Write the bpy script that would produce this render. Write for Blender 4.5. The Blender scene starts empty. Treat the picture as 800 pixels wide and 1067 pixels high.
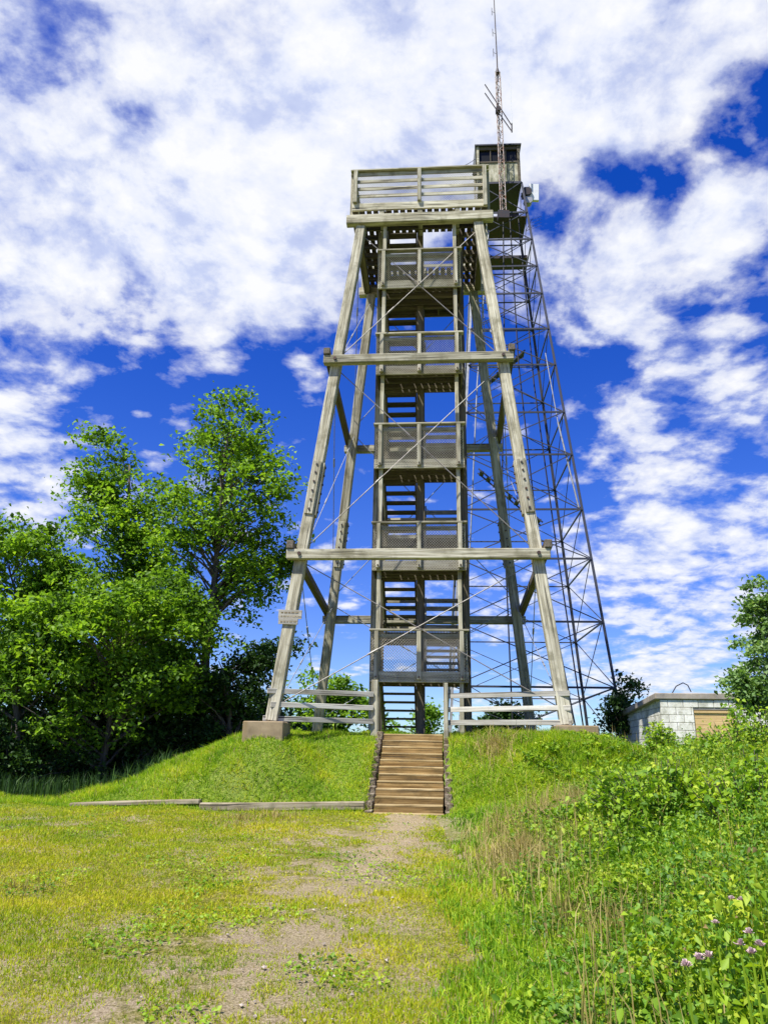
import bpy, math, random
import numpy as np
from mathutils import Vector, Matrix, noise as mnoise

random.seed(7)
RNG = np.random.default_rng(11)
S = bpy.context.scene
COL = S.collection

# ------------------------------------------------------------------ camera
EYE = 1.6
FPX, PITCH, ROLL = 781.0, 0.3121, 0.0161
cp, sp = math.cos(PITCH), math.sin(PITCH)
cr, sr = math.cos(ROLL), math.sin(ROLL)
R0 = Vector((1, 0, 0)); U0 = Vector((0, -sp, cp)); F0 = Vector((0, cp, sp))
RIGHT = R0 * cr + U0 * sr
UP = R0 * (-sr) + U0 * cr


def pixdir(px, py):
    """direction in the world of a point of the 800 x 1067 photograph"""
    return (F0 + RIGHT * ((px - 400) / FPX) - UP * ((py - 533.5) / FPX)).normalized()


def at(px, py, Y):
    d = pixdir(px, py)
    return Vector((d.x / d.y * Y, Y, EYE + d.z / d.y * Y))


cam = bpy.data.cameras.new("camera")
cam_o = bpy.data.objects.new("camera", cam)
COL.objects.link(cam_o)
m = Matrix((RIGHT, UP, -F0)).transposed().to_4x4()
m.translation = Vector((0, 0, EYE))
cam_o.matrix_world = m
cam.sensor_fit = 'VERTICAL'
cam.sensor_height = 36
cam.lens = FPX / 1067 * 36
cam.clip_end = 12000
cam.clip_start = 0.05
S.camera = cam_o

# ------------------------------------------------------------------ helpers


def tag(o, label=None, cat=None, group=None, kind=None):
    if label: o['label'] = label
    if cat: o['category'] = cat
    if group: o['group'] = group
    if kind: o['kind'] = kind
    return o


def link(o, parent=None):
    COL.objects.link(o)
    if parent is not None: o.parent = parent
    return o


def empty(name, loc, rz=0.0):
    o = bpy.data.objects.new(name, None)
    o.location = loc
    o.rotation_euler = (0, 0, rz)
    o.empty_display_size = 0.3
    return link(o)


class MB:
    def __init__(self):
        self.v = []; self.f = []

    def box(self, c, s, M=None):
        n = len(self.v)
        hx, hy, hz = s[0] / 2, s[1] / 2, s[2] / 2
        for dx in (-hx, hx):
            for dy in (-hy, hy):
                for dz in (-hz, hz):
                    p = Vector((dx, dy, dz))
                    if M: p = M @ p
                    self.v.append((c[0] + p[0], c[1] + p[1], c[2] + p[2]))
        for f in ((0, 1, 3, 2), (4, 6, 7, 5), (0, 4, 5, 1), (2, 3, 7, 6), (0, 2, 6, 4), (1, 5, 7, 3)):
            self.f.append(tuple(n + i for i in f))
        return self

    def bar(self, p0, p1, w, h, up=(0, 0, 1)):
        p0 = Vector(p0); p1 = Vector(p1)
        x = (p1 - p0); L = x.length; x.normalize()
        u = Vector(up)
        y = u.cross(x)
        if y.length < 1e-4: y = Vector((0, 1, 0)).cross(x)
        y.normalize(); z = x.cross(y)
        return self.box((p0 + p1) / 2, (L, w, h), Matrix((x, y, z)).transposed())

    def tube(self, pts, rad, n=6, caps=True):
        pts = [Vector(p) for p in pts]
        if not hasattr(rad, '__len__'): rad = [rad] * len(pts)
        base = len(self.v)
        prev = None
        for i, p in enumerate(pts):
            a = pts[max(0, i - 1)]; b = pts[min(len(pts) - 1, i + 1)]
            t = (b - a).normalized()
            if prev is None:
                q = Vector((0, 0, 1)) if abs(t.z) < 0.9 else Vector((1, 0, 0))
                e1 = t.cross(q).normalized()
            else:
                e1 = (prev - t * prev.dot(t)).normalized()
            prev = e1
            e2 = t.cross(e1)
            for k in range(n):
                a_ = 2 * math.pi * k / n
                self.v.append(tuple(p + (e1 * math.cos(a_) + e2 * math.sin(a_)) * rad[i]))
        for i in range(len(pts) - 1):
            for k in range(n):
                a0 = base + i * n + k; a1 = base + i * n + (k + 1) % n
                self.f.append((a0, a1, a1 + n, a0 + n))
        if caps:
            self.f.append(tuple(base + k for k in range(n))[::-1])
            self.f.append(tuple(base + (len(pts) - 1) * n + k for k in range(n)))
        return self

    def build(self, name, mat, parent=None, bevel=0.0, smooth=False):
        me = bpy.data.meshes.new(name)
        me.from_pydata(self.v, [], self.f)
        me.materials.append(mat)
        if smooth: me.polygons.foreach_set('use_smooth', [True] * len(me.polygons))
        me.update()
        o = bpy.data.objects.new(name, me)
        link(o, parent)
        if bevel:
            b = o.modifiers.new('bevel', 'BEVEL'); b.width = bevel; b.segments = 1; b.limit_method = 'ANGLE'
        return o


def beam(name, p0, p1, w, h, mat, parent=None, up=(0, 0, 1), bevel=0.012, taper=1.0, warp=0.0):
    """a timber with its grain along its own X axis; w across, h along up"""
    p0 = Vector(p0); p1 = Vector(p1)
    x = p1 - p0; L = x.length; x.normalize()
    y = Vector(up).cross(x)
    if y.length < 1e-4: y = Vector((0, 1, 0)).cross(x)
    y.normalize(); z = x.cross(y)
    mb = MB()
    n = max(1, int(L / 0.8)) if warp else 1
    for i in range(n + 1):
        q = -L / 2 + L * i / n
        k = 1 + (taper - 1) * i / n
        oy = random.uniform(-warp, warp); oz = random.uniform(-warp, warp)
        for a, b in ((-1, -1), (1, -1), (1, 1), (-1, 1)):
            mb.v.append((q, a * w / 2 * k + oy, b * h / 2 * k + oz))
    for i in range(n):
        for k in range(4):
            a0 = i * 4 + k; a1 = i * 4 + (k + 1) % 4
            mb.f.append((a0, a0 + 4, a1 + 4, a1))
    mb.f.append((0, 1, 2, 3)); mb.f.append(tuple(n * 4 + k for k in (3, 2, 1, 0)))
    o = mb.build(name, mat, parent, bevel)
    M = Matrix((x, y, z)).transposed().to_4x4()
    M.translation = (p0 + p1) / 2
    o.matrix_local = M
    return o


def mesh_np(name, verts, faces_flat, loop_totals, mat, parent=None):
    me = bpy.data.meshes.new(name)
    nv = len(verts)
    me.vertices.add(nv)
    me.vertices.foreach_set('co', np.asarray(verts, dtype=np.float32).ravel())
    nl = len(faces_flat)
    me.loops.add(nl)
    me.loops.foreach_set('vertex_index', np.asarray(faces_flat, dtype=np.int32))
    lt = np.asarray(loop_totals, dtype=np.int32)
    ls = np.concatenate(([0], np.cumsum(lt)[:-1])).astype(np.int32)
    me.polygons.add(len(lt))
    me.polygons.foreach_set('loop_start', ls)
    me.polygons.foreach_set('loop_total', lt)
    me.update(calc_edges=True)
    me.validate()
    me.materials.append(mat)
    o = bpy.data.objects.new(name, me)
    return link(o, parent)


# ------------------------------------------------------------------ materials
class NT:
    def __init__(self, name):
        self.m = bpy.data.materials.new(name)
        self.m.use_nodes = True
        self.t = self.m.node_tree
        self.t.nodes.clear()
        self.out = self.t.nodes.new('ShaderNodeOutputMaterial')

    def n(self, typ, **kw):
        nd = self.t.nodes.new(typ)
        for k, v in kw.items():
            if k == 'i':
                for kk, vv in v.items():
                    if hasattr(vv, 'is_output') or isinstance(vv, bpy.types.NodeSocket):
                        self.t.links.new(vv, nd.inputs[kk])
                    else:
                        nd.inputs[kk].default_value = vv
            else:
                setattr(nd, k, v)
        return nd

    def math(self, op, a, b=0.0, clamp=False):
        nd = self.n('ShaderNodeMath', operation=op, use_clamp=clamp, i={0: a, 1: b})
        return nd.outputs[0]

    def ramp(self, fac, stops, interp='LINEAR'):
        nd = self.n('ShaderNodeValToRGB', i={0: fac})
        cr_ = nd.color_ramp
        cr_.interpolation = interp
        while len(cr_.elements) < len(stops): cr_.elements.new(0.5)
        for e, (p, c) in zip(cr_.elements, stops):
            e.position = p
            e.color = (c[0], c[1], c[2], 1) if hasattr(c, '__len__') else (c, c, c, 1)
        return nd.outputs[0]

    def noise(self, vec, scale, detail=4, rough=0.55):
        nd = self.n('ShaderNodeTexNoise', i={'Scale': scale, 'Detail': detail, 'Roughness': rough})
        if vec is not None: self.t.links.new(vec, nd.inputs['Vector'])
        return nd.outputs['Fac']

    def mix(self, fac, a, b, blend='MIX'):
        nd = self.n('ShaderNodeMix', data_type='RGBA', blend_type=blend)
        for key, v in ((0, fac), (6, a), (7, b)):
            if isinstance(v, bpy.types.NodeSocket): self.t.links.new(v, nd.inputs[key])
            else: nd.inputs[key].default_value = v if key == 0 else (v[0], v[1], v[2], 1)
        return nd.outputs[2]

    def principled(self, color, rough=0.8, bump=None, bstr=0.3, bdist=0.01, metal=0.0, spec=0.3):
        p = self.n('ShaderNodeBsdfPrincipled')
        for key, v in (('Base Color', color), ('Roughness', rough), ('Metallic', metal), ('Specular IOR Level', spec)):
            if isinstance(v, bpy.types.NodeSocket): self.t.links.new(v, p.inputs[key])
            elif key == 'Base Color': p.inputs[key].default_value = (v[0], v[1], v[2], 1)
            else: p.inputs[key].default_value = v
        if bump is not None:
            b = self.n('ShaderNodeBump', i={'Strength': bstr, 'Distance': bdist, 'Height': bump})
            self.t.links.new(b.outputs[0], p.inputs['Normal'])
        self.p = p
        self.t.links.new(p.outputs[0], self.out.inputs[0])
        return p


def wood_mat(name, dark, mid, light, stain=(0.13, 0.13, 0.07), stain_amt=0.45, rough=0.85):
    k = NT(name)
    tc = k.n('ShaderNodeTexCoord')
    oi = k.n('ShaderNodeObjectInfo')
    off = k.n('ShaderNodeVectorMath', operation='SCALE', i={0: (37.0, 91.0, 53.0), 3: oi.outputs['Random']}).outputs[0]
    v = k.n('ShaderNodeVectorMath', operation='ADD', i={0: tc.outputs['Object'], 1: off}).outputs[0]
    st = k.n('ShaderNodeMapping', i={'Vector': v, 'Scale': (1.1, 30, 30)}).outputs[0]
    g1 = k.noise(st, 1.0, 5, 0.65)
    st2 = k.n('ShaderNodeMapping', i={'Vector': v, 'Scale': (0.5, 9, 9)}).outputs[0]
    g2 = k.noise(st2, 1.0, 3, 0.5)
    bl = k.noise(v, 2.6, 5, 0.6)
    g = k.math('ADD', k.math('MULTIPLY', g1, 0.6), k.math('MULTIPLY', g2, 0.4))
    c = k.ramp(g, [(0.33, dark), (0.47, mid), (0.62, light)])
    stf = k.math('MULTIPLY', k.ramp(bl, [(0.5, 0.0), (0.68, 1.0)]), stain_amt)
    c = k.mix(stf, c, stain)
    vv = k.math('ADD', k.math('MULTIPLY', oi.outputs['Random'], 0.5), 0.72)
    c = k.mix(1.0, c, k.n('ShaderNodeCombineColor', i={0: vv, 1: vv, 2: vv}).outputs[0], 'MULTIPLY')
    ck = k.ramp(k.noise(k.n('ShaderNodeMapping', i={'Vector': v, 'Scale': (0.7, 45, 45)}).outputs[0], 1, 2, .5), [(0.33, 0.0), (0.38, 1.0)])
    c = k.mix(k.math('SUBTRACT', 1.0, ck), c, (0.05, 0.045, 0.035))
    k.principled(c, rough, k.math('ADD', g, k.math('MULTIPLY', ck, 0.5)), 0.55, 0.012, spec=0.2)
    return k.m


WOOD = wood_mat('weathered_wood', (0.13, 0.115, 0.075), (0.335, 0.31, 0.215), (0.56, 0.535, 0.41), stain=(0.12, 0.11, 0.06), stain_amt=0.6)
WOOD_SHADED = wood_mat('weathered_wood_shaded', (0.045, 0.036, 0.024), (0.095, 0.08, 0.055), (0.17, 0.15, 0.105), stain_amt=0.3)  # copy of the tower wood with the stair core's shade in its colour
WOOD_BRACE = wood_mat('dark_timber', (0.06, 0.05, 0.038), (0.115, 0.095, 0.07), (0.18, 0.155, 0.115), stain_amt=0.3)  # darker timber for side beams, middle posts and window frames
STEPW = wood_mat('brown_step_timber', (0.075, 0.042, 0.014), (0.20, 0.125, 0.042), (0.40, 0.28, 0.115), (0.09, 0.065, 0.025), 0.6)
STEPTOP = wood_mat('light_step_top', (0.13, 0.085, 0.035), (0.34, 0.25, 0.11), (0.54, 0.43, 0.23), (0.16, 0.11, 0.045), 0.6)  # lighter tone for the tread planks
CRIBW = wood_mat('grey_crib_timber', (0.05, 0.035, 0.022), (0.13, 0.095, 0.06), (0.36, 0.31, 0.22), (0.04, 0.035, 0.02), 0.6)
FENCEW = wood_mat('bleached_rail', (0.24, 0.22, 0.17), (0.44, 0.42, 0.35), (0.60, 0.58, 0.50), (0.24, 0.22, 0.15), 0.45)
SIGNW = wood_mat('grey_sign_board', (0.20, 0.18, 0.14), (0.31, 0.29, 0.235), (0.42, 0.40, 0.34), (0.17, 0.16, 0.11), 0.45)
LOGW = wood_mat('edging_timber', (0.11, 0.085, 0.05), (0.27, 0.22, 0.14), (0.46, 0.40, 0.28), (0.09, 0.09, 0.035), 0.6)


def metal_mat(name, col, rough=0.5, metal=0.6, rust=0.0, rcol=(0.12, 0.05, 0.025)):
    k = NT(name)
    tc = k.n('ShaderNodeTexCoord')
    nz = k.noise(tc.outputs['Object'], 7, 5, 0.6)
    c = k.mix(k.math('MULTIPLY', k.ramp(nz, [(0.45, 0.0), (0.62, 1.0)]), rust), col, rcol)
    k.principled(c, k.math('ADD', k.math('MULTIPLY', nz, 0.3), rough - 0.1), None, metal=metal)
    return k.m


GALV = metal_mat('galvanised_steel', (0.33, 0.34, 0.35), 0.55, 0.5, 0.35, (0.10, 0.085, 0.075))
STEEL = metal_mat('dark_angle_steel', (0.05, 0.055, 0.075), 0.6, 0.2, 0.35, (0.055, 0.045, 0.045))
ROD = metal_mat('tie_rod_steel', (0.24, 0.23, 0.21), 0.5, 0.3, 0.3)
BOLT = metal_mat('bolt_steel', (0.06, 0.055, 0.05), 0.6, 0.5, 0.6)
MASTM = metal_mat('rusty_mast_steel', (0.30, 0.27, 0.24), 0.6, 0.3, 0.95, (0.20, 0.085, 0.045))
WIRE = metal_mat('chain_link_wire', (0.48, 0.46, 0.40), 0.5, 0.4, 0.2)
CABLE = metal_mat('black_cable', (0.02, 0.02, 0.022), 0.5, 0.0)
PALE = metal_mat('pale_grey_paint', (0.66, 0.68, 0.70), 0.5, 0.0, 0.15, (0.4, 0.38, 0.33))
TAN = wood_mat('tan_plywood', (0.36, 0.23, 0.09), (0.52, 0.36, 0.16), (0.62, 0.45, 0.22), (0.30, 0.19, 0.08), 0.5)
DARKM = metal_mat('dark_equipment', (0.035, 0.035, 0.04), 0.6, 0.2, 0.3)


def concrete_mat(name, a, b, rust=0.35):
    k = NT(name)
    tc = k.n('ShaderNodeTexCoord')
    n1 = k.noise(tc.outputs['Object'], 3.0, 6, 0.65)
    n2 = k.noise(tc.outputs['Object'], 40, 3, 0.6)
    st = k.n('ShaderNodeMapping', i={'Vector': tc.outputs['Object'], 'Scale': (6, 6, 0.7)}).outputs[0]
    n3 = k.noise(st, 1.0, 3)
    c = k.ramp(n1, [(0.3, a), (0.7, b)])
    c = k.mix(k.math('MULTIPLY', k.ramp(n3, [(0.5, 0.0), (0.66, 1.0)]), rust), c, (0.25, 0.18, 0.09))
    k.principled(c, 0.9, k.math('ADD', n1, k.math('MULTIPLY', n2, 0.4)), 0.5, 0.012, spec=0.2)
    return k.m


CONC = concrete_mat('cast_concrete', (0.19, 0.145, 0.085), (0.36, 0.28, 0.17), 0.6)
ROOFM = concrete_mat('roof_slab_concrete', (0.22, 0.20, 0.17), (0.42, 0.37, 0.31), 0.3)


def block_mat():
    k = NT('painted_block')
    tc = k.n('ShaderNodeTexCoord')
    n1 = k.noise(tc.outputs['Object'], 1.6, 6, 0.7)
    n2 = k.noise(tc.outputs['Object'], 30, 3, 0.6)
    c = k.ramp(n1, [(0.34, (0.36, 0.36, 0.28)), (0.48, (0.64, 0.63, 0.54)), (0.62, (0.80, 0.785, 0.71))])
    dirt = k.ramp(k.noise(tc.outputs['Object'], 5, 6, 0.75), [(0.50, 0.0), (0.62, 1.0)])
    c = k.mix(k.math('MULTIPLY', dirt, 0.6), c, (0.30, 0.29, 0.21))
    k.principled(c, 0.85, n2, 0.4, 0.006, spec=0.2)
    return k.m


BLOCK = block_mat()
MORTAR = concrete_mat('mortar', (0.16, 0.15, 0.13), (0.26, 0.25, 0.22), 0.0)


def leaf_mat(name, stops, trans=0.35, patch=1.2, glossy=0.25, dry=None):
    """stops: colours picked per leaf; patches by position in the thing"""
    k = NT(name)
    geo = k.n('ShaderNodeNewGeometry')
    r = geo.outputs['Random Per Island']
    pn = k.noise(geo.outputs['Position'], patch, 3, 0.6)
    f = k.math('ADD', k.math('MULTIPLY', r, 0.55), k.math('SUBTRACT', k.math('MULTIPLY', pn, 1.5), 0.52), True)
    c = k.ramp(f, stops)
    if dry:
        sel = k.math('GREATER_THAN', k.math('FRACT', k.math('MULTIPLY', r, 7.31)), 1.0 - dry[0])
        c = k.mix(sel, c, dry[1])
    k.principled(c, 0.55, None, spec=glossy)
    t = k.n('ShaderNodeBsdfTranslucent', i={'Color': k.mix(1.0, c, (1.25, 1.3, 0.55), 'MULTIPLY')})
    mx = k.n('ShaderNodeMixShader', i={0: trans, 1: k.p.outputs[0], 2: t.outputs[0]})
    k.t.links.new(mx.outputs[0], k.out.inputs[0])
    return k.m


LEAF_MAPLE = leaf_mat('maple_leaf', [(0.0, (0.022, 0.055, 0.010)), (0.32, (0.08, 0.165, 0.018)), (0.62, (0.20, 0.36, 0.028)), (1.0, (0.38, 0.54, 0.05))], 0.48, 0.8)
LEAF_DARK = leaf_mat('dark_leaf', [(0.0, (0.008, 0.020, 0.008)), (0.5, (0.030, 0.072, 0.016)), (1.0, (0.09, 0.18, 0.03))], 0.25, 0.9)  # dark foliage; under the left maples it also carries their shade
LEAF_ASH = leaf_mat('silver_leaf', [(0.0, (0.05, 0.11, 0.028)), (0.45, (0.15, 0.27, 0.07)), (1.0, (0.33, 0.45, 0.17))], 0.38, 1.5, 0.5)
LEAF_WEED = leaf_mat('weed_leaf', [(0.0, (0.035, 0.095, 0.010)), (0.3, (0.14, 0.28, 0.018)), (0.65, (0.32, 0.47, 0.025)), (1.0, (0.52, 0.57, 0.05))], 0.4, 1.4, 0.35)
GRASS_LAWN = leaf_mat('lawn_blade', [(0.0, (0.11, 0.23, 0.010)), (0.3, (0.27, 0.38, 0.012)), (0.7, (0.48, 0.49, 0.016)), (1.0, (0.60, 0.52, 0.05))], 0.34, 0.8, 0.2, (0.08, (0.50, 0.37, 0.14)))
GRASS_MOUND = leaf_mat('mound_blade', [(0.0, (0.08, 0.20, 0.010)), (0.4, (0.24, 0.40, 0.014)), (0.75, (0.42, 0.51, 0.018)), (1.0, (0.58, 0.54, 0.04))], 0.32, 1.3, 0.2, (0.07, (0.46, 0.36, 0.14)))
GRASS_TALL = leaf_mat('tall_blade', [(0.0, (0.05, 0.15, 0.010)), (0.4, (0.19, 0.37, 0.015)), (0.7, (0.37, 0.50, 0.02)), (1.0, (0.54, 0.52, 0.05))], 0.38, 0.7, 0.25, (0.05, (0.45, 0.36, 0.15)))
STRAW = leaf_mat('straw', [(0.0, (0.24, 0.21, 0.06)), (0.5, (0.38, 0.30, 0.10)), (1.0, (0.52, 0.42, 0.19))], 0.25, 1.2, 0.2)


def bark_mat():
    k = NT('bark')
    tc = k.n('ShaderNodeTexCoord')
    st = k.n('ShaderNodeMapping', i={'Vector': tc.outputs['Object'], 'Scale': (14, 14, 2.5)}).outputs[0]
    n1 = k.noise(st, 1.0, 5, 0.65)
    c = k.ramp(n1, [(0.35, (0.045, 0.036, 0.028)), (0.65, (0.17, 0.145, 0.12))])
    k.principled(c, 0.95, n1, 0.8, 0.02, spec=0.1)
    return k.m


BARK = bark_mat()

# ------------------------------------------------------------------ terrain
PSI = -0.0755
TC = Vector((1.027, 19.887, 0))           # tower centre
LY = Vector((-math.sin(PSI), math.cos(PSI), 0))   # tower's local y and x in the world
LX = Vector((math.cos(PSI), math.sin(PSI), 0))


def sst(a, b, x):
    t = np.clip((x - a) / (b - a), 0, 1)
    return t * t * (3 - 2 * t)


def ground_z(x, y):
    x = np.asarray(x, dtype=float); y = np.asarray(y, dtype=float)
    # run along the tower's own depth axis
    yl = (x - 0.6) * LY.x + y * LY.y
    base = 0.037 * np.clip(y, -30, 15)
    sh = 1.15 * sst(1.9, 3.4, x) + 0.55 * sst(-1.2, -2.4, x) * 1.0
    t = np.clip((yl + sh * sst(14.85, 15.6, yl) - 14.85) / 2.75, 0, 1)
    t = t + 0.20 * np.sin(np.pi * t) * t
    t = np.minimum(t, 1.0)
    Lf = np.clip((x + 6.7) / 3.9, 0, 1); Lf = 0.6 * Lf + 0.4 * (Lf * Lf * (3 - 2 * Lf))
    mound = t * Lf
    bx = np.clip((x - 1.15 - 0.05 * np.sin(y * 1.3)) / 6.0, 0, 1) * sst(1.5, 7.5, y)
    bank = 0.92 * bx ** 1.05
    s = 1 - (1 - mound) * (1 - bank)
    plate = 2.0 - 0.42 * sst(3.9, 6.0, x)
    z = base + s * (plate - base)
    # low scarp along the right edge of the path
    # shallow dip behind the crest round the hut
    z -= 0.45 * sst(5.2, 7.0, x) * sst(18.3, 20.5, y) * (1 - sst(29, 33, y))
    # trench under the timber steps
    xs_ = (x - 0.53) - (y - 14.85) * 0.075
    z -= 0.45 * (1 - sst(0.60, 0.80, np.abs(xs_))) * sst(14.7, 15.1, y) * (1 - sst(17.8, 18.3, y))
    # soil heaped round the two front footings
    z += 0.10 * np.exp(-(((x + 2.45) / 0.8) ** 2 + ((y - 16.35) / 0.6) ** 2)) + 0.02 * np.exp(-(((x - 4.15) / 0.9) ** 2 + ((y - 15.95) / 0.7) ** 2))
    # hill falls away all round
    r = np.hypot(x - 2, (y - 14) * 0.9)
    z -= 22 * sst(26, 120, r) + 0.02 * np.clip(r - 26, 0, 60)
    z -= 1.6 * sst(19.5, 27, y) * (1 - sst(-7.5, -4.0, x))
    z += 0.05 * np.sin(x * 2.6 + 1.0) * np.sin(y * 2.1 + 0.8 * x) * sst(14.9, 15.6, y)
    # unevenness
    z += 0.030 * np.sin(x * 1.7 + 0.6 * y) * np.sin(y * 1.3 - 0.4 * x) + 0.018 * np.sin(x * 3.9 + 1.2) * np.sin(y * 4.3 + x)
    return z


def gz(x, y): return float(ground_z(x, y))


def path_center(y): return 0.50 + (y - 14.5) * 0.115 - 0.10 * math.sin((y - 3) * 0.5)


# terrain sheet, dense close by and coarse to the horizon
def axis_pts(lo, hi, step, far):
    a = list(np.arange(lo, hi + 1e-6, step))
    s, d = step, a[-1]
    up_ = []
    while d < far:
        s *= 1.35; d += s; up_.append(d)
    s, d = step, a[0]
    dn = []
    while d > -far:
        s *= 1.35; d -= s; dn.append(d)
    return np.array(dn[::-1] + a + up_)


gx = axis_pts(-14, 15, 0.16, 5000); gy = axis_pts(-4, 36, 0.16, 5000)
X, Y = np.meshgrid(gx, gy)
Zg = ground_z(X, Y)
V = np.stack([X.ravel(), Y.ravel(), Zg.ravel()], 1)
nx, ny = len(gx), len(gy)
ii, jj = np.meshgrid(np.arange(nx - 1), np.arange(ny - 1))
q0 = (jj * nx + ii).ravel()
F = np.stack([q0, q0 + 1, q0 + nx + 1, q0 + nx], 1).ravel()


def ground_mat():
    k = NT('meadow_soil')
    geo = k.n('ShaderNodeNewGeometry')
    P = geo.outputs['Position']
    n1 = k.noise(P, 0.55, 3, 0.6)
    n2 = k.noise(P, 2.3, 5, 0.65)
    n3 = k.noise(P, 60, 5, 0.75)
    n4 = k.noise(P, 16, 5, 0.75)
    soil = k.ramp(n3, [(0.32, (0.13, 0.095, 0.05)), (0.5, (0.34, 0.27, 0.165)), (0.68, (0.58, 0.48, 0.34))])
    grass = k.ramp(k.math('ADD', k.math('MULTIPLY', n4, 0.6), k.math('MULTIPLY', n3, 0.4)),
                   [(0.38, (0.05, 0.06, 0.012)), (0.5, (0.19, 0.18, 0.03)), (0.62, (0.36, 0.31, 0.09))])
    m_ = k.math('ADD', k.math('MULTIPLY', n1, 0.5), k.math('MULTIPLY', n2, 0.5))
    f = k.ramp(k.math('ADD', m_, k.math('MULTIPLY', k.math('SUBTRACT', n4, 0.5), 0.35)), [(0.46, 0.0), (0.56, 1.0)])
    sp3 = k.n('ShaderNodeSeparateXYZ', i={0: P})
    lush = k.ramp(k.math('ADD', k.math('MULTIPLY', n4, 0.6), k.math('MULTIPLY', n3, 0.4)), [(0.38, (0.04, 0.07, 0.010)), (0.5, (0.14, 0.22, 0.02)), (0.62, (0.27, 0.33, 0.04))])
    lf = k.math('MAXIMUM', k.n('ShaderNodeMapRange', i={'Value': sp3.outputs[1], 'From Min': 14.2, 'From Max': 15.2}).outputs[0], k.n('ShaderNodeMapRange', i={'Value': sp3.outputs[0], 'From Min': 0.6, 'From Max': 1.4}).outputs[0])
    grass = k.mix(lf, grass, lush)
    f = k.math('MULTIPLY', f, k.n('ShaderNodeMapRange', i={'Value': sp3.outputs[1], 'From Min': 13.6, 'From Max': 15.0, 'To Min': 1.0, 'To Max': 0.12}).outputs[0])
    f = k.math('MULTIPLY', f, k.n('ShaderNodeMapRange', i={'Value': sp3.outputs[0], 'From Min': 0.9, 'From Max': 1.8, 'To Min': 1.0, 'To Max': 0.12}).outputs[0])
    px_d = k.math('ABSOLUTE', k.math('ADD', k.math('SUBTRACT', sp3.outputs[0], k.math('ADD', k.math('MULTIPLY', sp3.outputs[1], 0.115), -1.22)), k.math('MULTIPLY', k.math('SUBTRACT', n2, 0.52), 2.4)))
    worn = k.n('ShaderNodeMapRange', interpolation_type='SMOOTHSTEP', i={'Value': px_d, 'From Min': 0.95, 'From Max': 0.3, 'To Min': 0.0, 'To Max': 0.85}).outputs[0]
    worn = k.math('MULTIPLY', worn, k.n('ShaderNodeMapRange', i={'Value': sp3.outputs[1], 'From Min': 13.6, 'From Max': 14.6, 'To Min': 1.0, 'To Max': 0.0}).outputs[0])
    f = k.math('MAXIMUM', f, worn)
    c = k.mix(f, grass, soil)
    k.principled(c, 0.95, k.math('ADD', n3, n4), 0.8, 0.03, spec=0.1)
    return k.m


GROUNDM = ground_mat()
g = mesh_np('ground', V, F, np.full(len(q0), 4), GROUNDM)
g.data.polygons.foreach_set('use_smooth', np.ones(len(q0), dtype=bool))
tag(g, kind='structure')


def gravel_mat():
    k = NT('gravel')
    geo = k.n('ShaderNodeNewGeometry')
    P = geo.outputs['Position']
    vor = k.n('ShaderNodeTexVoronoi', i={'Vector': P, 'Scale': 42.0})
    n1 = k.noise(P, 3.0, 5, 0.65)
    n3 = k.noise(P, 55, 3, 0.6)
    c = k.ramp(k.math('ADD', k.math('MULTIPLY', vor.outputs['Distance'], 0.5), k.math('MULTIPLY', n3, 0.6)),
               [(0.25, (0.54, 0.46, 0.34)), (0.5, (0.39, 0.31, 0.19)), (0.75, (0.18, 0.13, 0.065))])
    c = k.mix(k.math('MULTIPLY', k.ramp(n1, [(0.42, 0.0), (0.62, 1.0)]), 0.65), c, (0.30, 0.235, 0.12))
    k.principled(c, 0.95, k.math('SUBTRACT', n3, vor.outputs['Distance']), 0.9, 0.02, spec=0.1)
    return k.m


pv, pf = [], []
NP = 90
ysamp = np.linspace(8.8, 14.75, NP)
cols = 9
for i, y in enumerate(ysamp):
    c = path_center(y)
    wl = 0.38 + 0.45 * mnoise.noise(Vector((0, y * 1.1, 3))) + 0.2 * mnoise.noise(Vector((0, y * 3.7, 7)))
    wr = 0.40 + 0.34 * mnoise.noise(Vector((0, y * 1.3, 13))) + 0.15 * mnoise.noise(Vector((0, y * 4.1, 17)))
    tp_ = min(1.0, max(0.25, (y - 8.0) / 3.5)); wl *= tp_; wr *= tp_
    if y > 13.5: wl += (y - 13.5) * 0.08; wr += (y - 13.5) * 0.02
    for j in range(cols):
        x = c - wl + (wl + wr) * j / (cols - 1)
        pv.append((x, y, gz(x, y) + 0.012 - (0.035 if j in (0, cols - 1) else 0)))
for i in range(NP - 1):
    for j in range(cols - 1):
        a = i * cols + j
        pf.append((a, a + 1, a + cols + 1, a + cols))
pm = MB(); pm.v = pv; pm.f = pf
GRAVEL = gravel_mat()
tag(pm.build('path', GRAVEL, None, smooth=True), kind='structure')

# ------------------------------------------------------------------ observation tower
ZB = 1.95
W0, BAT = 3.23, 0.105
H0, H1, H2, H3 = 0.629, 4.431, 9.879, 14.63   # foot, beams, leg tops (above the eye)
FL0, ST, DY = 1.615, 2.7127, -1.79
tower = empty('observation_tower', (TC.x, TC.y, ZB), PSI)
tag(tower, 'tall weathered timber lookout tower with zigzag stairs, stacked mesh balconies and four leaning legs', 'lookout tower')


def L(x, y, h): return Vector((x, y, h + EYE - ZB))


def legp(sx, sy, h):
    w = W0 - BAT * h
    return L(sx * w, sy * w, h)


def glocal(x, y):
    p = TC + LX * x + LY * y
    return gz(p.x, p.y)


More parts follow.
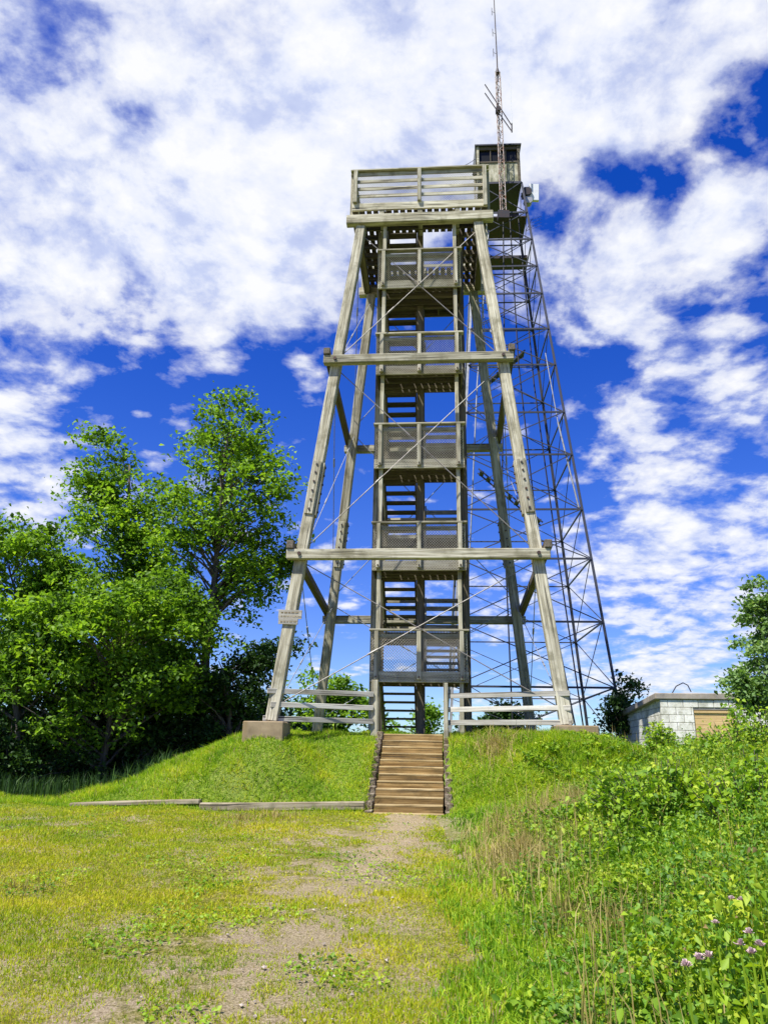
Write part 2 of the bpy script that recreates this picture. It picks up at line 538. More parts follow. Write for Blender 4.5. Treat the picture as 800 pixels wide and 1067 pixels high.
LEGW = 0.27
for sx in (-1, 1):
    for sy in (-1, 1):
        foot = H0 if sy < 0 else 0.50
        ax = (legp(sx, sy, H3) - legp(sx, sy, 0)).normalized()
        leg = beam('leg', legp(sx, sy, foot), legp(sx, sy, H3), LEGW, LEGW, WOOD, tower, up=(0, 1, 0), bevel=0.018, warp=0.004)
        # bolted splice boards on two faces
        for hs in (6.2,):
            c = legp(sx, sy, hs)
            for nrm in (Vector((0, -1, 0)), Vector((-sx, 0, 0))):
                n_ = (nrm - ax * nrm.dot(ax)).normalized()
                pos = c + n_ * (LEGW / 2 + 0.022)
                sp_ = beam('splice_board', pos - ax * 0.72, pos + ax * 0.72, 0.20 if abs(nrm.y) else 0.20, 0.04, WOOD, tower, up=n_, bevel=0.006)
                for t_ in (-0.6, -0.35, -0.1, 0.15, 0.4, 0.62):
                    q = pos + ax * t_ + n_ * 0.02
                    MB().tube([q, q + n_ * 0.03], 0.028, 6).build('bolt', BOLT, tower)
        # concrete footing
        w = W0 - BAT * foot
        px_ = sx * (w + 0.06); py_ = sy * (w + 0.04)
        zt = foot + EYE - ZB - 0.005
        mb = MB()
        if sx < 0 and sy < 0:
            mb.box((px_ - 0.03, py_, zt - 0.45), (0.88, 0.8, 0.9))
        elif sy < 0:
            mb.box((px_ + 0.10, py_ + 0.1, zt - 0.45), (0.88, 0.8, 0.9))
        else:
            mb.box((px_, py_, zt - 0.45), (0.8, 0.8, 0.9))
        mb.build('footing', CONC, tower, bevel=0.02)

# horizontal frames: front and back beams, side beams laid on them
for H in (H1, H2):
    w = W0 - BAT * H
    for sy in (-1, 1):
        hh = H if sy < 0 else H - 0.5
        wy = (W0 - BAT * hh) + LEGW / 2 + 0.105
        ends = w + 0.34
        ea, eb = (w + 0.31, w + 0.27) if sy < 0 else (ends, ends)
        beam('cross_beam', L(-ea, sy * wy, hh), L(eb, sy * wy, hh), 0.2, 0.235, WOOD, tower, bevel=0.015, warp=0.004)
    for sx in (-1, 1):
        xx = sx * (w + LEGW / 2 + 0.09)
        hf = H + 0.22; hb_ = H - 0.5 + 0.225
        yf = -(W0 - BAT * H) - LEGW / 2 - 0.24; yb = (W0 - BAT * hb_) + 0.5
        beam('side_beam', L(xx, yf, hf), L(xx, yb, hb_), 0.17, 0.2, WOOD_BRACE, tower, bevel=0.015)
        # bolt heads with washers on the front beam
        bm_ = MB()
        q = L(sx * w, -(W0 - BAT * H) - LEGW / 2 - 0.205, H)
        bm_.tube([q, q + Vector((0, -0.035, 0))], 0.045, 8)
        bm_.build('bolt', BOLT, tower)

# crossed tie rods on the four faces, three tiers
tiers = [(0.95, H1 - 0.1), (H1 + 0.15, H2 - 0.1), (H2 + 0.15, H3 - 0.2)]
for h_lo, h_hi in tiers:
    for face in range(4):
        for s in (-1, 1):
            if face == 0: a = legp(-s, -1, h_lo); b = legp(s, -1, h_hi); off = Vector((0, -0.03 * s, 0))
            elif face == 1: a = legp(-s, 1, h_lo); b = legp(s, 1, h_hi); off = Vector((0, -0.03 * s, 0))
            elif face == 2: a = legp(-1, -s, h_lo); b = legp(-1, s, h_hi); off = Vector((0.03 * s, 0, 0))
            else: a = legp(1, -s, h_lo); b = legp(1, s, h_hi); off = Vector((0.03 * s, 0, 0))
            mb = MB().tube([a + off, b + off], 0.0125 if face < 2 else 0.011, 6)
            mid = a.lerp(b, 0.36 if s > 0 else 0.62) + off
            d_ = (b - a).normalized()
            mb.tube([mid - d_ * 0.13, mid + d_ * 0.13], 0.024, 6)
            mb.build('tie_rod', ROD if face == 0 else GALV, tower)

# stair core
SX = 1.02
top_h = FL0 + 5 * ST
for sx in (-1, 1):
    z0 = glocal(sx * SX, DY + 0.1) - EYE
    beam('stair_post', L(sx * 1.0, DY + 0.12, z0 - 0.2), L(sx * 1.0, DY + 0.12, top_h), 0.10, 0.10, WOOD, tower, up=(0, 1, 0), bevel=0.008)
    for yy in (DY + 0.98, DY + 2.8, DY + 3.55):
        beam('stair_post', L(sx * 1.19, yy, z0 - 0.3), L(sx * 1.19, yy, top_h), 0.15, 0.15, WOOD if sx < 0 and yy < DY + 1 else WOOD_SHADED, tower, up=(0, 1, 0), bevel=0.008)  # left front post in lit wood, the others in the shaded copy
for yy in (DY + 1.0, DY + 2.8):
    beam('stair_post', L(0, yy, 0.1), L(0, yy, top_h), 0.18, 0.14, WOOD_BRACE, tower, up=(0, 1, 0), bevel=0.008)


def mesh_panel(p0, ux, w, h, name, parent, step=0.07, r=0.0058):
    """chain-link panel: diagonal wires both ways, clipped to a rectangle"""
    mb = MB()
    p0 = Vector(p0); ux = Vector(ux)
    uz = Vector((0, 0, 1))
    for sgn in (1, -1):
        k = -h
        while k < w + h:
            # line u = k + sgn' * v
            if sgn == 1: u0, v0, u1, v1 = k, 0, k + h, h
            else: u0, v0, u1, v1 = k, h, k + h, 0
            # clip
            ts = 0.0; te = 1.0
            if u0 < 0: ts = (0 - u0) / (u1 - u0)
            if u1 > w: te = (w - u0) / (u1 - u0)
            if ts < te - 0.02:
                a = (u0 + (u1 - u0) * ts, v0 + (v1 - v0) * ts); b = (u0 + (u1 - u0) * te, v0 + (v1 - v0) * te)
                mb.tube([p0 + ux * a[0] + uz * a[1], p0 + ux * b[0] + uz * b[1]], r, 3, False)
            k += step
    return mb.build(name, WIRE, parent)


def fascia_front(hb):
    return L(-1.17, DY, hb + 0.13), L(1.17, DY, hb + 0.13)


for k in range(5):
    hb = FL0 + k * ST
    zf = hb + EYE - ZB
    # floor: boards with gaps on joists
    mb = MB()
    nb = 12
    for i in range(nb):
        mb.box((-1.15 + 2.3 * (i + 0.5) / nb, DY + 0.54, zf + 0.24), (0.150, 1.02, 0.032))
    bal = mb.build('balcony_floor', WOOD_SHADED, tower)
    for i in range(3):
        yy = DY + 0.2 + i * 0.34
        beam('joist', L(-1.1, yy, hb + 0.12), L(1.1, yy, hb + 0.12), 0.045, 0.19, WOOD_SHADED, bal, bevel=0)
    beam('rim_board', *fascia_front(hb), 0.05, 0.255, WOOD, bal, bevel=0.006)
    for sx in (-1, 1):
        beam('rim_board', L(sx * 1.145, DY + 0.03, hb + 0.125), L(sx * 1.145, DY + 1.05, hb + 0.125), 0.05, 0.24, WOOD_SHADED, bal, bevel=0.006)
    beam('rim_board', L(-1.1, DY + 1.06, hb + 0.105), L(1.1, DY + 1.06, hb + 0.105), 0.05, 0.22, WOOD_SHADED, bal, bevel=0.006)
    # guard rail
    rt = hb + 1.235
    cap = beam('handrail', L(-1.2, DY - 0.03, rt), L(1.2, DY - 0.03, rt), 0.17, 0.045, WOOD, tower, bevel=0.006)
    for xx in (-SX, 0, SX):
        p = beam('rail_post', L(xx, DY - 0.07, hb + 0.06), L(xx, DY - 0.07, rt - 0.023), 0.10, 0.085, WOOD, tower, up=(0, 1, 0), bevel=0.008)
        q = L(xx, DY - 0.113, hb + 0.12)
        MB().tube([q, q + Vector((0, -0.02, 0))], 0.022, 6).build('bolt', BOLT, tower)
    for hz_ in (0.93,):
        beam('guard_board', L(-1.15, DY + 0.0, hb + hz_ + 0.17), L(1.15, DY + 0.0, hb + hz_ + 0.17), 0.04, 0.09, WOOD, tower, bevel=0.004)
    mesh_panel(L(-1.15, DY - 0.027, hb + 0.01), (1, 0, 0), 2.3, 1.19, 'wire_mesh', tower)
    for sx in (-1, 1):
        for hz_ in (0.5, 0.82, 1.14):
            beam('guard_board', L(sx * 1.12, DY + 0.06, hb + hz_), L(sx * 1.12, DY + 1.0, hb + hz_), 0.035, 0.11, WOOD_SHADED, tower, bevel=0.004)
        mesh_panel(L(sx * 1.15, DY + 0.02, hb + 0.3), (0, 1, 0), 0.98, 0.92, 'wire_mesh', tower, 0.10)

# flights: right one up and away to the rear landing, left one up and back to the front
Y0, Y1 = DY + 1.12, DY + 2.72
NT_ = 6


def flight(x0, x1, ya, ha, yb, hb_):
    """from (ya, ha) up to (yb, hb_)"""
    s = MB()
    for xx in (x0 + 0.022, x1 - 0.022):
        s.bar(L(xx, ya, ha - 0.05), L(xx, yb, hb_ - 0.05), 0.044, 0.24)
    fl = s.build('stair_flight', WOOD_SHADED, tower)
    for i in range(NT_):
        t = (i + 0.5) / NT_
        rise = (hb_ - ha)
        hh = ha + rise * (i + 1) / (NT_ + 1)
        yy = ya + (yb - ya) * t
        beam('tread', L(x0 + 0.044, yy, hh - 0.02), L(x1 - 0.044, yy, hh - 0.02), 0.26, 0.045, WOOD_SHADED, fl, bevel=0)


def slope_rail(xx, ya, ha, yb, hb_):
    for dz in (0.40, 0.66, 0.92):
        beam('guard_board', L(xx, ya, ha + dz), L(xx, yb, hb_ + dz), 0.035, 0.12, WOOD, tower, bevel=0)


for k in range(-1, 5):
    fa = FL0 + k * ST + 0.258
    fm = fa + ST / 2
    fb = fa + ST
    flight(-1.0, -0.11, Y1, fm, Y0, fb)
    slope_rail(-1.06, Y1, fm, Y0, fb)
    slope_rail(-0.02, Y1, fm, Y0, fb) if k < 0 else None
    if k >= 0:
        flight(0.11, 1.0, Y0, fa, Y1, fm)
        slope_rail(1.06, Y0, fa, Y1, fm)
        slope_rail(0.12, Y0, fa, Y1, fm)
        # rear landing
        zf = fm + EYE - ZB
        mb = MB()
        for i in range(6):
            mb.box((0, Y1 + 0.08 + i * 0.145, zf - 0.022), (2.3, 0.132, 0.045))
        ld = mb.build('landing_floor', WOOD_SHADED, tower)
        for i in range(5):
            xx = -1.08 + i * 0.54
            beam('joist', L(xx, Y1 + 0.02, fm - 0.13), L(xx, Y1 + 0.88, fm - 0.13), 0.045, 0.16, WOOD_SHADED, ld, bevel=0)
        for yy in (Y1 - 0.02, Y1 + 0.91):
            beam('rim_board', L(-1.15, yy, fm - 0.135), L(1.15, yy, fm - 0.135), 0.045, 0.22, WOOD_SHADED, ld, bevel=0)
        for dz in (0.28, 0.55, 0.82, 1.05):
            beam('guard_board', L(-1.15, Y1 + 0.87, fm + dz), L(1.15, Y1 + 0.87, fm + dz), 0.04, 0.13, WOOD, tower, bevel=0)
            for sx in (-1, 1):
                beam('guard_board', L(sx * 1.08, Y1 + 0.0, fm + dz), L(sx * 1.08, Y1 + 0.84, fm + dz), 0.035, 0.11, WOOD_SHADED, tower, bevel=0)

# viewing deck on top
DW = 1.97
DB = DY + 3.95
for yy in (DY - 0.02, DY + 3.55):
    hh = 14.79 if yy < 0 else 14.79
    beam('deck_beam', L(-2.12, yy, hh), L(2.12, yy, hh), 0.22, 0.30, WOOD, tower, bevel=0.016, warp=0.004)
for sx in (-1, 1):
    beam('deck_beam', L(sx * 1.83, DY + 0.1, 14.80), L(sx * 1.83, DY + 3.43, 14.80), 0.2, 0.26, WOOD_BRACE, tower, bevel=0.01)
for xx in (-1.1, 0.02, 1.1):
    beam('joist', L(xx, DY - 0.06, 15.03), L(xx, DY + 0.96, 15.03), 0.14, 0.165, WOOD, tower, bevel=0.008)
    beam('joist', L(xx, DY + 2.86, 15.03), L(xx, DB, 15.03), 0.14, 0.165, WOOD_SHADED, tower, bevel=0.008)
for i in range(9):
    yy = DY + 0.22 + i * 0.42
    if DY + 0.98 < yy < DY + 2.82:
        for sx in (-1, 1):
            beam('joist', L(sx * 1.02, yy, 15.03), L(sx * 1.9, yy, 15.03), 0.05, 0.17, WOOD_SHADED, tower, bevel=0)
    else:
        beam('joist', L(-1.9, yy, 15.028), L(1.9, yy, 15.028), 0.05, 0.162, WOOD_SHADED, tower, bevel=0)
mb = MB()
nb = 20
zf = 15.135 + EYE - ZB
pw_ = 2 * DW / nb
for i in range(nb):
    xc = -DW + pw_ * (i + 0.5)
    if abs(xc) < 1.0:
        mb.box((xc, DY + 0.5, zf), (pw_ - 0.055, 1.0, 0.034))
        mb.box((xc, (DY + 2.8 + DB) / 2, zf), (pw_ - 0.055, DB - DY - 2.8, 0.034))
    else:
        mb.box((xc, (DY + DB) / 2, zf), (pw_ - 0.055, DB - DY - 0.02, 0.034))
mb.build('deck_floor', WOOD_SHADED, tower)
beam('deck_rim', L(-DW, DY - 0.055, 15.235), L(DW, DY - 0.055, 15.235), 0.06, 0.25, WOOD, tower, bevel=0.008)
beam('deck_rim', L(-DW, DB + 0.06, 15.235), L(DW, DB + 0.06, 15.235), 0.06, 0.25, WOOD_SHADED, tower, bevel=0.008)
for sx in (-1, 1):
    beam('deck_rim', L(sx * (DW - 0.03), DY - 0.02, 15.24), L(sx * (DW - 0.03), DB + 0.03, 15.24), 0.055, 0.24, WOOD_SHADED, tower, bevel=0.008)
RT = 16.50
dposts = [(-1.88, DY - 0.13), (0, DY - 0.13), (1.9, DY - 0.13), (-1.99, DY + 0.12), (1.99, DY + 0.12), (-2.04, DY + 1.9), (2.04, DY + 1.9), (-2.04, DB), (2.04, DB), (0, DB + 0.13)]
for px_, py_ in dposts:
    beam('rail_post', L(px_, py_, 15.08 if py_ != DY - 0.13 or px_ > 1 else 15.34), L(px_, py_, RT - 0.02), 0.115, 0.09, WOOD, tower, up=(0, 1, 0), bevel=0.008)
for yy, s in ((DY - 0.08, -1), (DB + 0.08, 1)):
    beam('handrail', L(-DW - 0.06, yy, RT), L(DW + 0.06, yy, RT), 0.17, 0.045, WOOD, tower, bevel=0.006)
    for dz in (0.20, 0.46, 0.72, 0.98):
        beam('guard_board', L(-DW, yy + 0.02, 15.42 + dz), L(DW, yy + 0.02, 15.42 + dz), 0.035, 0.125 if dz > .9 else 0.105, WOOD, tower, bevel=0.004)
for sx in (-1, 1):
    beam('handrail', L(sx * (DW + 0.0), DY + 0.02, RT), L(sx * (DW + 0.0), DB - 0.01, RT), 0.15, 0.045, WOOD, tower, bevel=0.006)
    for dz in (0.20, 0.46, 0.72, 0.98):
        beam('guard_board', L(sx * DW, DY + 0.05, 15.42 + dz), L(sx * DW, DB, 15.42 + dz), 0.035, 0.105, WOOD, tower, bevel=0.004)
mesh_panel(L(-DW, DY - 0.035, 15.37), (1, 0, 0), 2 * DW, 1.08, 'wire_mesh', tower, 0.075, 0.0058)

# ------------------------------------------------------------------ plank sign on the front left leg
sg = empty('plank_sign', tower.matrix_basis @ legp(-1, -1, 2.93), PSI)
tag(sg, 'small grey two-plank wooden notice board nailed to the front left tower leg', 'sign')
ax = (legp(-1, -1, H3) - legp(-1, -1, 0)).normalized()
tilt = Matrix.Rotation(math.radians(2.0), 3, 'Y')
for z_, h_ in ((0.07, 0.20), (-0.10, 0.13)):
    c = Vector((0.02, -LEGW / 2 - 0.045 - z_ * -0.1, z_))
    pl = beam('plank', c + tilt @ Vector((-0.27 if z_ > 0 else -0.26, 0, 0)), c + tilt @ Vector((0.27 if z_ > 0 else 0.19, 0, 0)), 0.03, h_, SIGNW, sg, bevel=0.004)
    # routed lettering, illegible from here: rows of short strokes
    mb = MB()
    rows = (0.04, -0.045) if z_ > 0 else (0.0,)
    for r_ in rows:
        xx = -0.21
        while xx < 0.16:
            w_ = random.uniform(0.03, 0.07)
            mb.box((c.x + xx + w_ / 2, c.y - 0.017, c.z + r_), (w_, 0.006, 0.028))
            xx += w_ + 0.025
    mb.build('lettering', LOGW, sg)

# ------------------------------------------------------------------ rail fences at the foot of the tower
RAILS = (1.29, 0.985, 0.69)


def fence(label, xa, xb, ya, yb, posts):
    e = empty('rail_fence', tower.matrix_basis @ L((xa + xb) / 2, (ya + yb) / 2, 0.35), PSI)
    tag(e, label, 'fence')
    c = Vector(((xa + xb) / 2, (ya + yb) / 2, 0))
    for i, h in enumerate(RAILS):
        dh = h - 0.35
        ja = random.uniform(-0.02, 0.02)
        inset = (0, 0.09, -0.06)[i] if xa < -1 else 0
        beam('rail', (xa - c.x + inset, ya - c.y, dh + ja), (xb - c.x, yb - c.y, dh), 0.04, 0.112, FENCEW, e, bevel=0.006, warp=0.0012)
    for xx in posts:
        t = (xx - xa) / (xb - xa)
        yy = ya + (yb - ya) * t + (0.075 if xx < 0 else -0.07)
        zg = glocal(xx, yy) - EYE
        beam('post', (xx - c.x, yy - c.y, zg - 0.35 - 0.3), (xx - c.x, yy - c.y, (1.62 if xx < 0 else 1.55) - 0.35), 0.15 if xx < 0 else 0.10, 0.12, WOOD, e, up=(0, 1, 0), bevel=0.008)


yfr = -(W0 - BAT * 1.0) - LEGW / 2 - 0.03
fence('bleached three-rail fence between left tower leg and the brown steps', -3.28, -1.02, yfr, yfr + 0.9, (-1.0,))
fence('bleached three-rail fence between the brown steps and right tower leg', 0.60, 3.25, yfr + 0.9, yfr, (0.62,))

# ------------------------------------------------------------------ brown timber steps up the bank
foot = at(425, 848, 14.85)
SZ0 = gz(foot.x, foot.y)
sx0, sy0 = foot.x, foot.y
stairs = empty('timber_steps', (sx0, sy0, SZ0), PSI)
tag(stairs, 'twelve brown timber steps climbing the grass bank to the tower', 'steps')
NS = 12
RUN = 2.85 / NS
top_z = 2.03
RISE = (top_z - SZ0 - 0.02) / NS
for i in range(NS):
    z0 = i * RISE
    y0 = i * RUN
    wv = 0.66 + random.uniform(-0.012, 0.012)
    a = (-wv, y0 + 0.13, z0 + RISE / 2 - 0.01); b = (wv, y0 + 0.13, z0 + RISE / 2 - 0.01 + random.uniform(-.006, .006))
    st_o = beam('step', a, b, 0.25, RISE - 0.006, STEPW, stairs, bevel=0.012, warp=0.003)
    td = MB().box((0, -0.004, RISE / 2 + 0.012), (2 * wv - 0.01, 0.25, 0.036)).build('tread', STEPTOP, st_o, bevel=0.008)
for sx in (-1, 1):
    for i in range(NS):
        z0 = i * RISE
        y0 = i * RUN
        hgt = 0.20 + random.uniform(-0.02, 0.03)
        x_ = sx * (0.66 + 0.085 + random.uniform(-0.012, 0.03))
        beam('side_timber', (x_, y0 - 0.02 + random.uniform(-.03, .03), z0 + 0.1), (x_, y0 + 0.52, z0 + 0.1), 0.14, hgt, CRIBW, stairs, bevel=0.014)
        beam('side_timber', (x_ + sx * 0.01, y0 + 0.1, z0 - 0.06), (x_ + sx * .01, y0 + 0.7, z0 - 0.06), 0.13, 0.14, CRIBW, stairs, bevel=0.014)

# ------------------------------------------------------------------ timber edging of the bank
def edging(label, pxa, pxb, dy, thick):
    a = at(pxa, 841, 14.9); b = at(pxb, 840, 14.9)
    ya = sy0 - (a.x - sx0) * 0.06 + dy; yb = sy0 - (b.x - sx0) * 0.06 + dy
    za = gz(a.x, ya); zb = gz(b.x, yb)
    o = beam('edging_timber', (a.x, ya, za + 0.03), (b.x, yb, zb + 0.06), 0.16, thick, LOGW, None, bevel=0.018, warp=0.008)
    tag(o, label, 'timber')


edging('long grey timber edging at the foot of the bank, touching the steps', 205, 380, 0.12, 0.15)
edging('thin sunken timber edging at the far left foot of the bank', 62, 204, 0.20, 0.09)

# ------------------------------------------------------------------ steel fire tower behind
FD = 29.6
HT_TOP = 0.892 * (FD - 1.05)              # cab floor above the eye
cabc = at(521.5, 188, FD - 1.05)
FC = Vector((cabc.x - 0.01, FD, 0))
FZ = gz(FC.x, FC.y)
ft = empty('lattice_tower', (FC.x, FC.y, FZ), -0.06)
tag(ft, 'slender dark steel lattice fire tower rising behind the timber lookout, with boxy cab', 'fire tower')
W_TOP, W_BOT = 1.03, 2.98
Htot = HT_TOP + EYE - FZ


def fw(z): return W_BOT + (W_TOP - W_BOT) * min(1.0, z / Htot) ** 1.0


def fp(sx, sy, z):
    w = fw(z)
    return Vector((sx * w + 0.40 * (1 - z / Htot) * 0.8, sy * w, z))


nodes_px = [(635, 760), (628, 717), (613.7, 648.6), (603.6, 583), (592, 531.6), (586.5, 474.5), (579.5, 430.5), (571, 381), (564, 343.5), (559.6, 306.5), (554.5, 278), (550, 250), (547, 222)]
levels = [0.0]
for (px_, py_) in nodes_px[1:]:
    # solve z on the leaning front plane
    z = 5.0
    for _ in range(20):
        yw = FD - fw(z)
        z = at(px_, py_, yw).z - FZ
    levels.append(z)
levels.append(Htot)
for sx in (-1, 1):
    for sy in (-1, 1):
        mb = MB()
        a = fp(sx, sy, -0.3); b = fp(sx, sy, Htot)
        mb.bar(a, b, 0.09, 0.025, (0, 1, 0)); mb.bar(a + Vector((sx * 0.042, -sy * 0.046, 0)), b + Vector((sx * 0.042, -sy * 0.046, 0)), 0.025, 0.085, (0, 1, 0))
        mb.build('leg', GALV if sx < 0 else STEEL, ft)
for i in range(1, len(levels) - 1):
    z = levels[i]
    for a_, b_ in (((-1, -1), (1, -1)), ((-1, 1), (1, 1)), ((-1, -1), (-1, 1)), ((1, -1), (1, 1))):
        p = fp(*a_, z); q = fp(*b_, z)
        th = 0.07 if a_[1] == -1 and b_[1] == -1 else 0.045
        MB().bar(p, q, 0.05, th).build('girt', STEEL, ft)
for i in range(0, len(levels) - 1):
    z0_, z1_ = levels[i], levels[i + 1]
    for a_, b_, of in (((-1, -1), (1, -1), (0, -1)), ((-1, 1), (1, 1), (0, 1)), ((-1, -1), (-1, 1), (-1, 0)), ((1, -1), (1, 1), (1, 0))):
        w_ = 0.034 if (a_[1] == -1 and b_[1] == -1) else 0.026
        oo = Vector((of[0], of[1], 0)) * 0.03
        MB().bar(fp(*a_, z0_) + oo, fp(*b_, z1_) + oo, w_, w_).build('diagonal_brace', STEEL, ft)
        MB().bar(fp(*b_, z0_) - oo, fp(*a_, z1_) - oo, w_, w_).build('diagonal_brace', STEEL, ft)
# stair flights inside, seen as thin inner lines
for i in (4, 7):
    z0_, z1_ = levels[i], levels[i + 1]
    s = 1 if i % 2 else -1
    w = fw(z0_) * 0.55
    mb = MB()
    for dy in (-0.25, 0.25):
        mb.bar((-w * s, 0.35 * s + dy, z0_), (w * s, 0.35 * s + dy, z1_), 0.03, 0.06)
    n_ = 9
    for j in range(n_):
        t = (j + .5) / n_
        mb.box((-w * s + 2 * w * s * t, 0.35 * s, z0_ + (z1_ - z0_) * t), (0.18, 0.5, 0.025))
    mb.build('inner_stair', STEEL, ft)
# dark platform under the cab
zp = levels[-2]
wp = fw(zp)
MB().box((0.0, 0, zp + 0.12), (2 * wp + 0.15, 1.5, 0.06)).build('platform', DARKM, ft)
zq = levels[-3] - 0.15
MB().box((0, 0.2, zq), (2 * fw(zq) - 0.1, 0.9, 0.14)).build('landing', DARKM, ft)
MB().box((0.62, 0.3, zp + 0.62), (0.75, 0.6, 0.8)).build('equipment_box', DARKM, ft)
MB().box((-0.65, 0.2, zp + 0.55), (0.6, 0.7, 0.66)).build('equipment_box', DARKM, ft)
# cab
CZ = Htot
CH = (0.963 - 0.892) * (FD - 1.05) * 1.02
cabw = NT('cab_siding'); tcx = cabw.n('ShaderNodeTexCoord')
nn = cabw.noise(cabw.n('ShaderNodeMapping', i={'Vector': tcx.outputs['Object'], 'Scale': (4, 4, 1.2)}).outputs[0], 1.4, 5, .65)
cabw.principled(cabw.ramp(nn, [(0.35, (0.10, 0.11, 0.055)), (0.5, (0.30, 0.29, 0.19)), (0.66, (0.52, 0.50, 0.38))]), 0.8)
CABM = cabw.m
hw = 0.955
sill = CH * 0.56
mb = MB()
for sx, sy in ((0, -1), (0, 1), (-1, 0), (1, 0)):
    if sy: mb.box((0, sy * (hw - 0.03), CZ + 0.08 + sill / 2), (2 * hw - 0.12, 0.04, sill - 0.02))
    else: mb.box((sx * (hw - 0.03), 0, CZ + 0.08 + sill / 2), (0.04, 2 * hw - 0.12, sill - 0.02))
cab = mb.build('cab_wall', CABM, ft)
MB().box((0, 0, CZ + 0.02), (2 * hw + 0.14, 2 * hw + 0.14, 0.11)).build('cab_floor', STEEL, ft)
for sx in (-1, 1):
    for sy in (-1, 1):
        MB().box((sx * hw, sy * hw, CZ + 0.075 + CH / 2), (0.12, 0.12, CH)).build('corner_post', WOOD_SHADED if sx > 0 else WOOD, cab)
fr = MB()
for sx, sy in ((0, -1), (0, 1), (-1, 0), (1, 0)):
    for zz, hh in ((sill + 0.1, 0.07), (CH - 0.02, 0.16)):
        if sy: fr.box((0, sy * (hw - 0.0), CZ + zz), (2 * hw - 0.124, 0.06, hh))
        else: fr.box((sx * hw, 0, CZ + zz), (0.06, 2 * hw - 0.124, hh))
    for t in (-0.36, 0.36):
        if sy: fr.box((t, sy * hw, CZ + (sill + CH) / 2 + 0.03), (0.04, 0.05, CH - sill - 0.12))
        else: fr.box((sx * hw, t, CZ + (sill + CH) / 2 + 0.03), (0.05, 0.04, CH - sill - 0.12))
fr.build('window_frame', WOOD_BRACE, cab)
gl = NT('dark_cab_glass'); gl.principled((0.010, 0.011, 0.013), 0.35, spec=0.15)
gmb = MB()
for sx, sy in ((0, -1), (0, 1), (-1, 0), (1, 0)):
    if sy: gmb.box((0, sy * (hw - 0.06), CZ + (sill + CH) / 2 + 0.04), (2 * hw - 0.2, 0.012, CH - sill - 0.02))
    else: gmb.box((sx * (hw - 0.06), 0, CZ + (sill + CH) / 2 + 0.04), (0.012, 2 * hw - 0.2, CH - sill - 0.02))
gmb.build('window', gl.m, cab)
rf = MB()
z_ = CZ + 0.08 + CH
e_ = hw + 0.14
rf.v = [(-e_, -e_, z_), (e_, -e_, z_), (e_, e_, z_), (-e_, e_, z_), (-e_, -e_, z_ + 0.07), (e_, -e_, z_ + 0.07), (e_, e_, z_ + 0.07), (-e_, e_, z_ + 0.07), (0, 0, z_ + 0.3)]
rf.f = [(0, 3, 2, 1), (0, 1, 5, 4), (1, 2, 6, 5), (2, 3, 7, 6), (3, 0, 4, 7), (4, 5, 8), (5, 6, 8), (6, 7, 8), (7, 4, 8)]
rf.build('roof', STEEL, cab)

FM = ft.matrix_basis.copy()
FMi = FM.inverted()


def fthing(name, label, cat, origin, group=None):
    e = empty(name, origin, 0)
    return tag(e, label, cat, group)


# antenna mast in front of the cab
my = FD - 1.05 - 0.42
b0 = at(524, 222, my); b1 = at(519, 76, my)
mast = fthing('antenna_mast', 'rusty lattice mast in front of the fire tower cab, tapering to a thin pole', 'antenna mast', b0)
Hm = b1.z - b0.z
mb = MB()
w = 0.13
tri = [(-w, -0.07), (w, -0.07), (0, 0.15)]
for x_, y_ in tri:
    mb.tube([(x_, y_, 0), (x_ * 0.8, y_ * .8, Hm)], 0.026, 6)
nz_ = int(Hm / 0.33)
for i in range(nz_):
    za, zb = Hm * i / nz_, Hm * (i + 1) / nz_
    for j in range(3):
        p, q = tri[j], tri[(j + 1) % 3]
        if i % 2: p, q = q, p
        mb.tube([(p[0], p[1], za), (q[0], q[1], zb)], 0.014, 4)
mb.build('lattice', MASTM, mast)
mb = MB()
mb.tube([(0, 0, Hm - 0.5), (0, 0, Hm + 1.0), (-0.05, 0, Hm + 7.5)], [0.035, 0.032, 0.018], 6)
for zz in (1.3, 2.6, 4.0):
    mb.tube([(-0.16, 0, Hm + zz), (0, 0, Hm + zz - 0.1)], 0.012, 4)
    mb.tube([(-0.16, 0, Hm + zz - 0.25), (-0.16, 0, Hm + zz + 0.25)], 0.014, 4)
mb.build('pole', DARKM, mast)
mb = MB().tube([(0, 0, Hm - 0.05), (0, 0, Hm + 0.35)], [0.12, 0.03], 8); mb.build('top_plate', DARKM, mast)
MB().box((0, 0.0, -0.15), (0.5, 0.3, 0.4)).build('base_bracket', DARKM, mast)

# twin slanting antenna booms on the mast
o_ = at(519, 112, my - 0.25)
tb = fthing('boom_antenna', 'pair of dark slanting parallel rods crossing the mast above the cab', 'antenna', o_)
p1, p2 = at(505, 88, my - 0.25) - o_, at(533, 131, my - 0.25) - o_
p3, p4 = at(505, 97, my - 0.25) - o_, at(533, 137, my - 0.25) - o_
MB().tube([p1, p2], 0.024, 6).build('rod', DARKM, tb)
MB().tube([p3, p4], 0.024, 6).build('rod', DARKM, tb)
MB().tube([p2 + Vector((0, 0, 0.12)), p4 + Vector((0, 0, -0.04))], 0.034, 6).build('end_link', DARKM, tb)
MB().box((0, 0.12, -0.05), (0.2, 0.28, 0.22)).build('clamp', DARKM, tb)
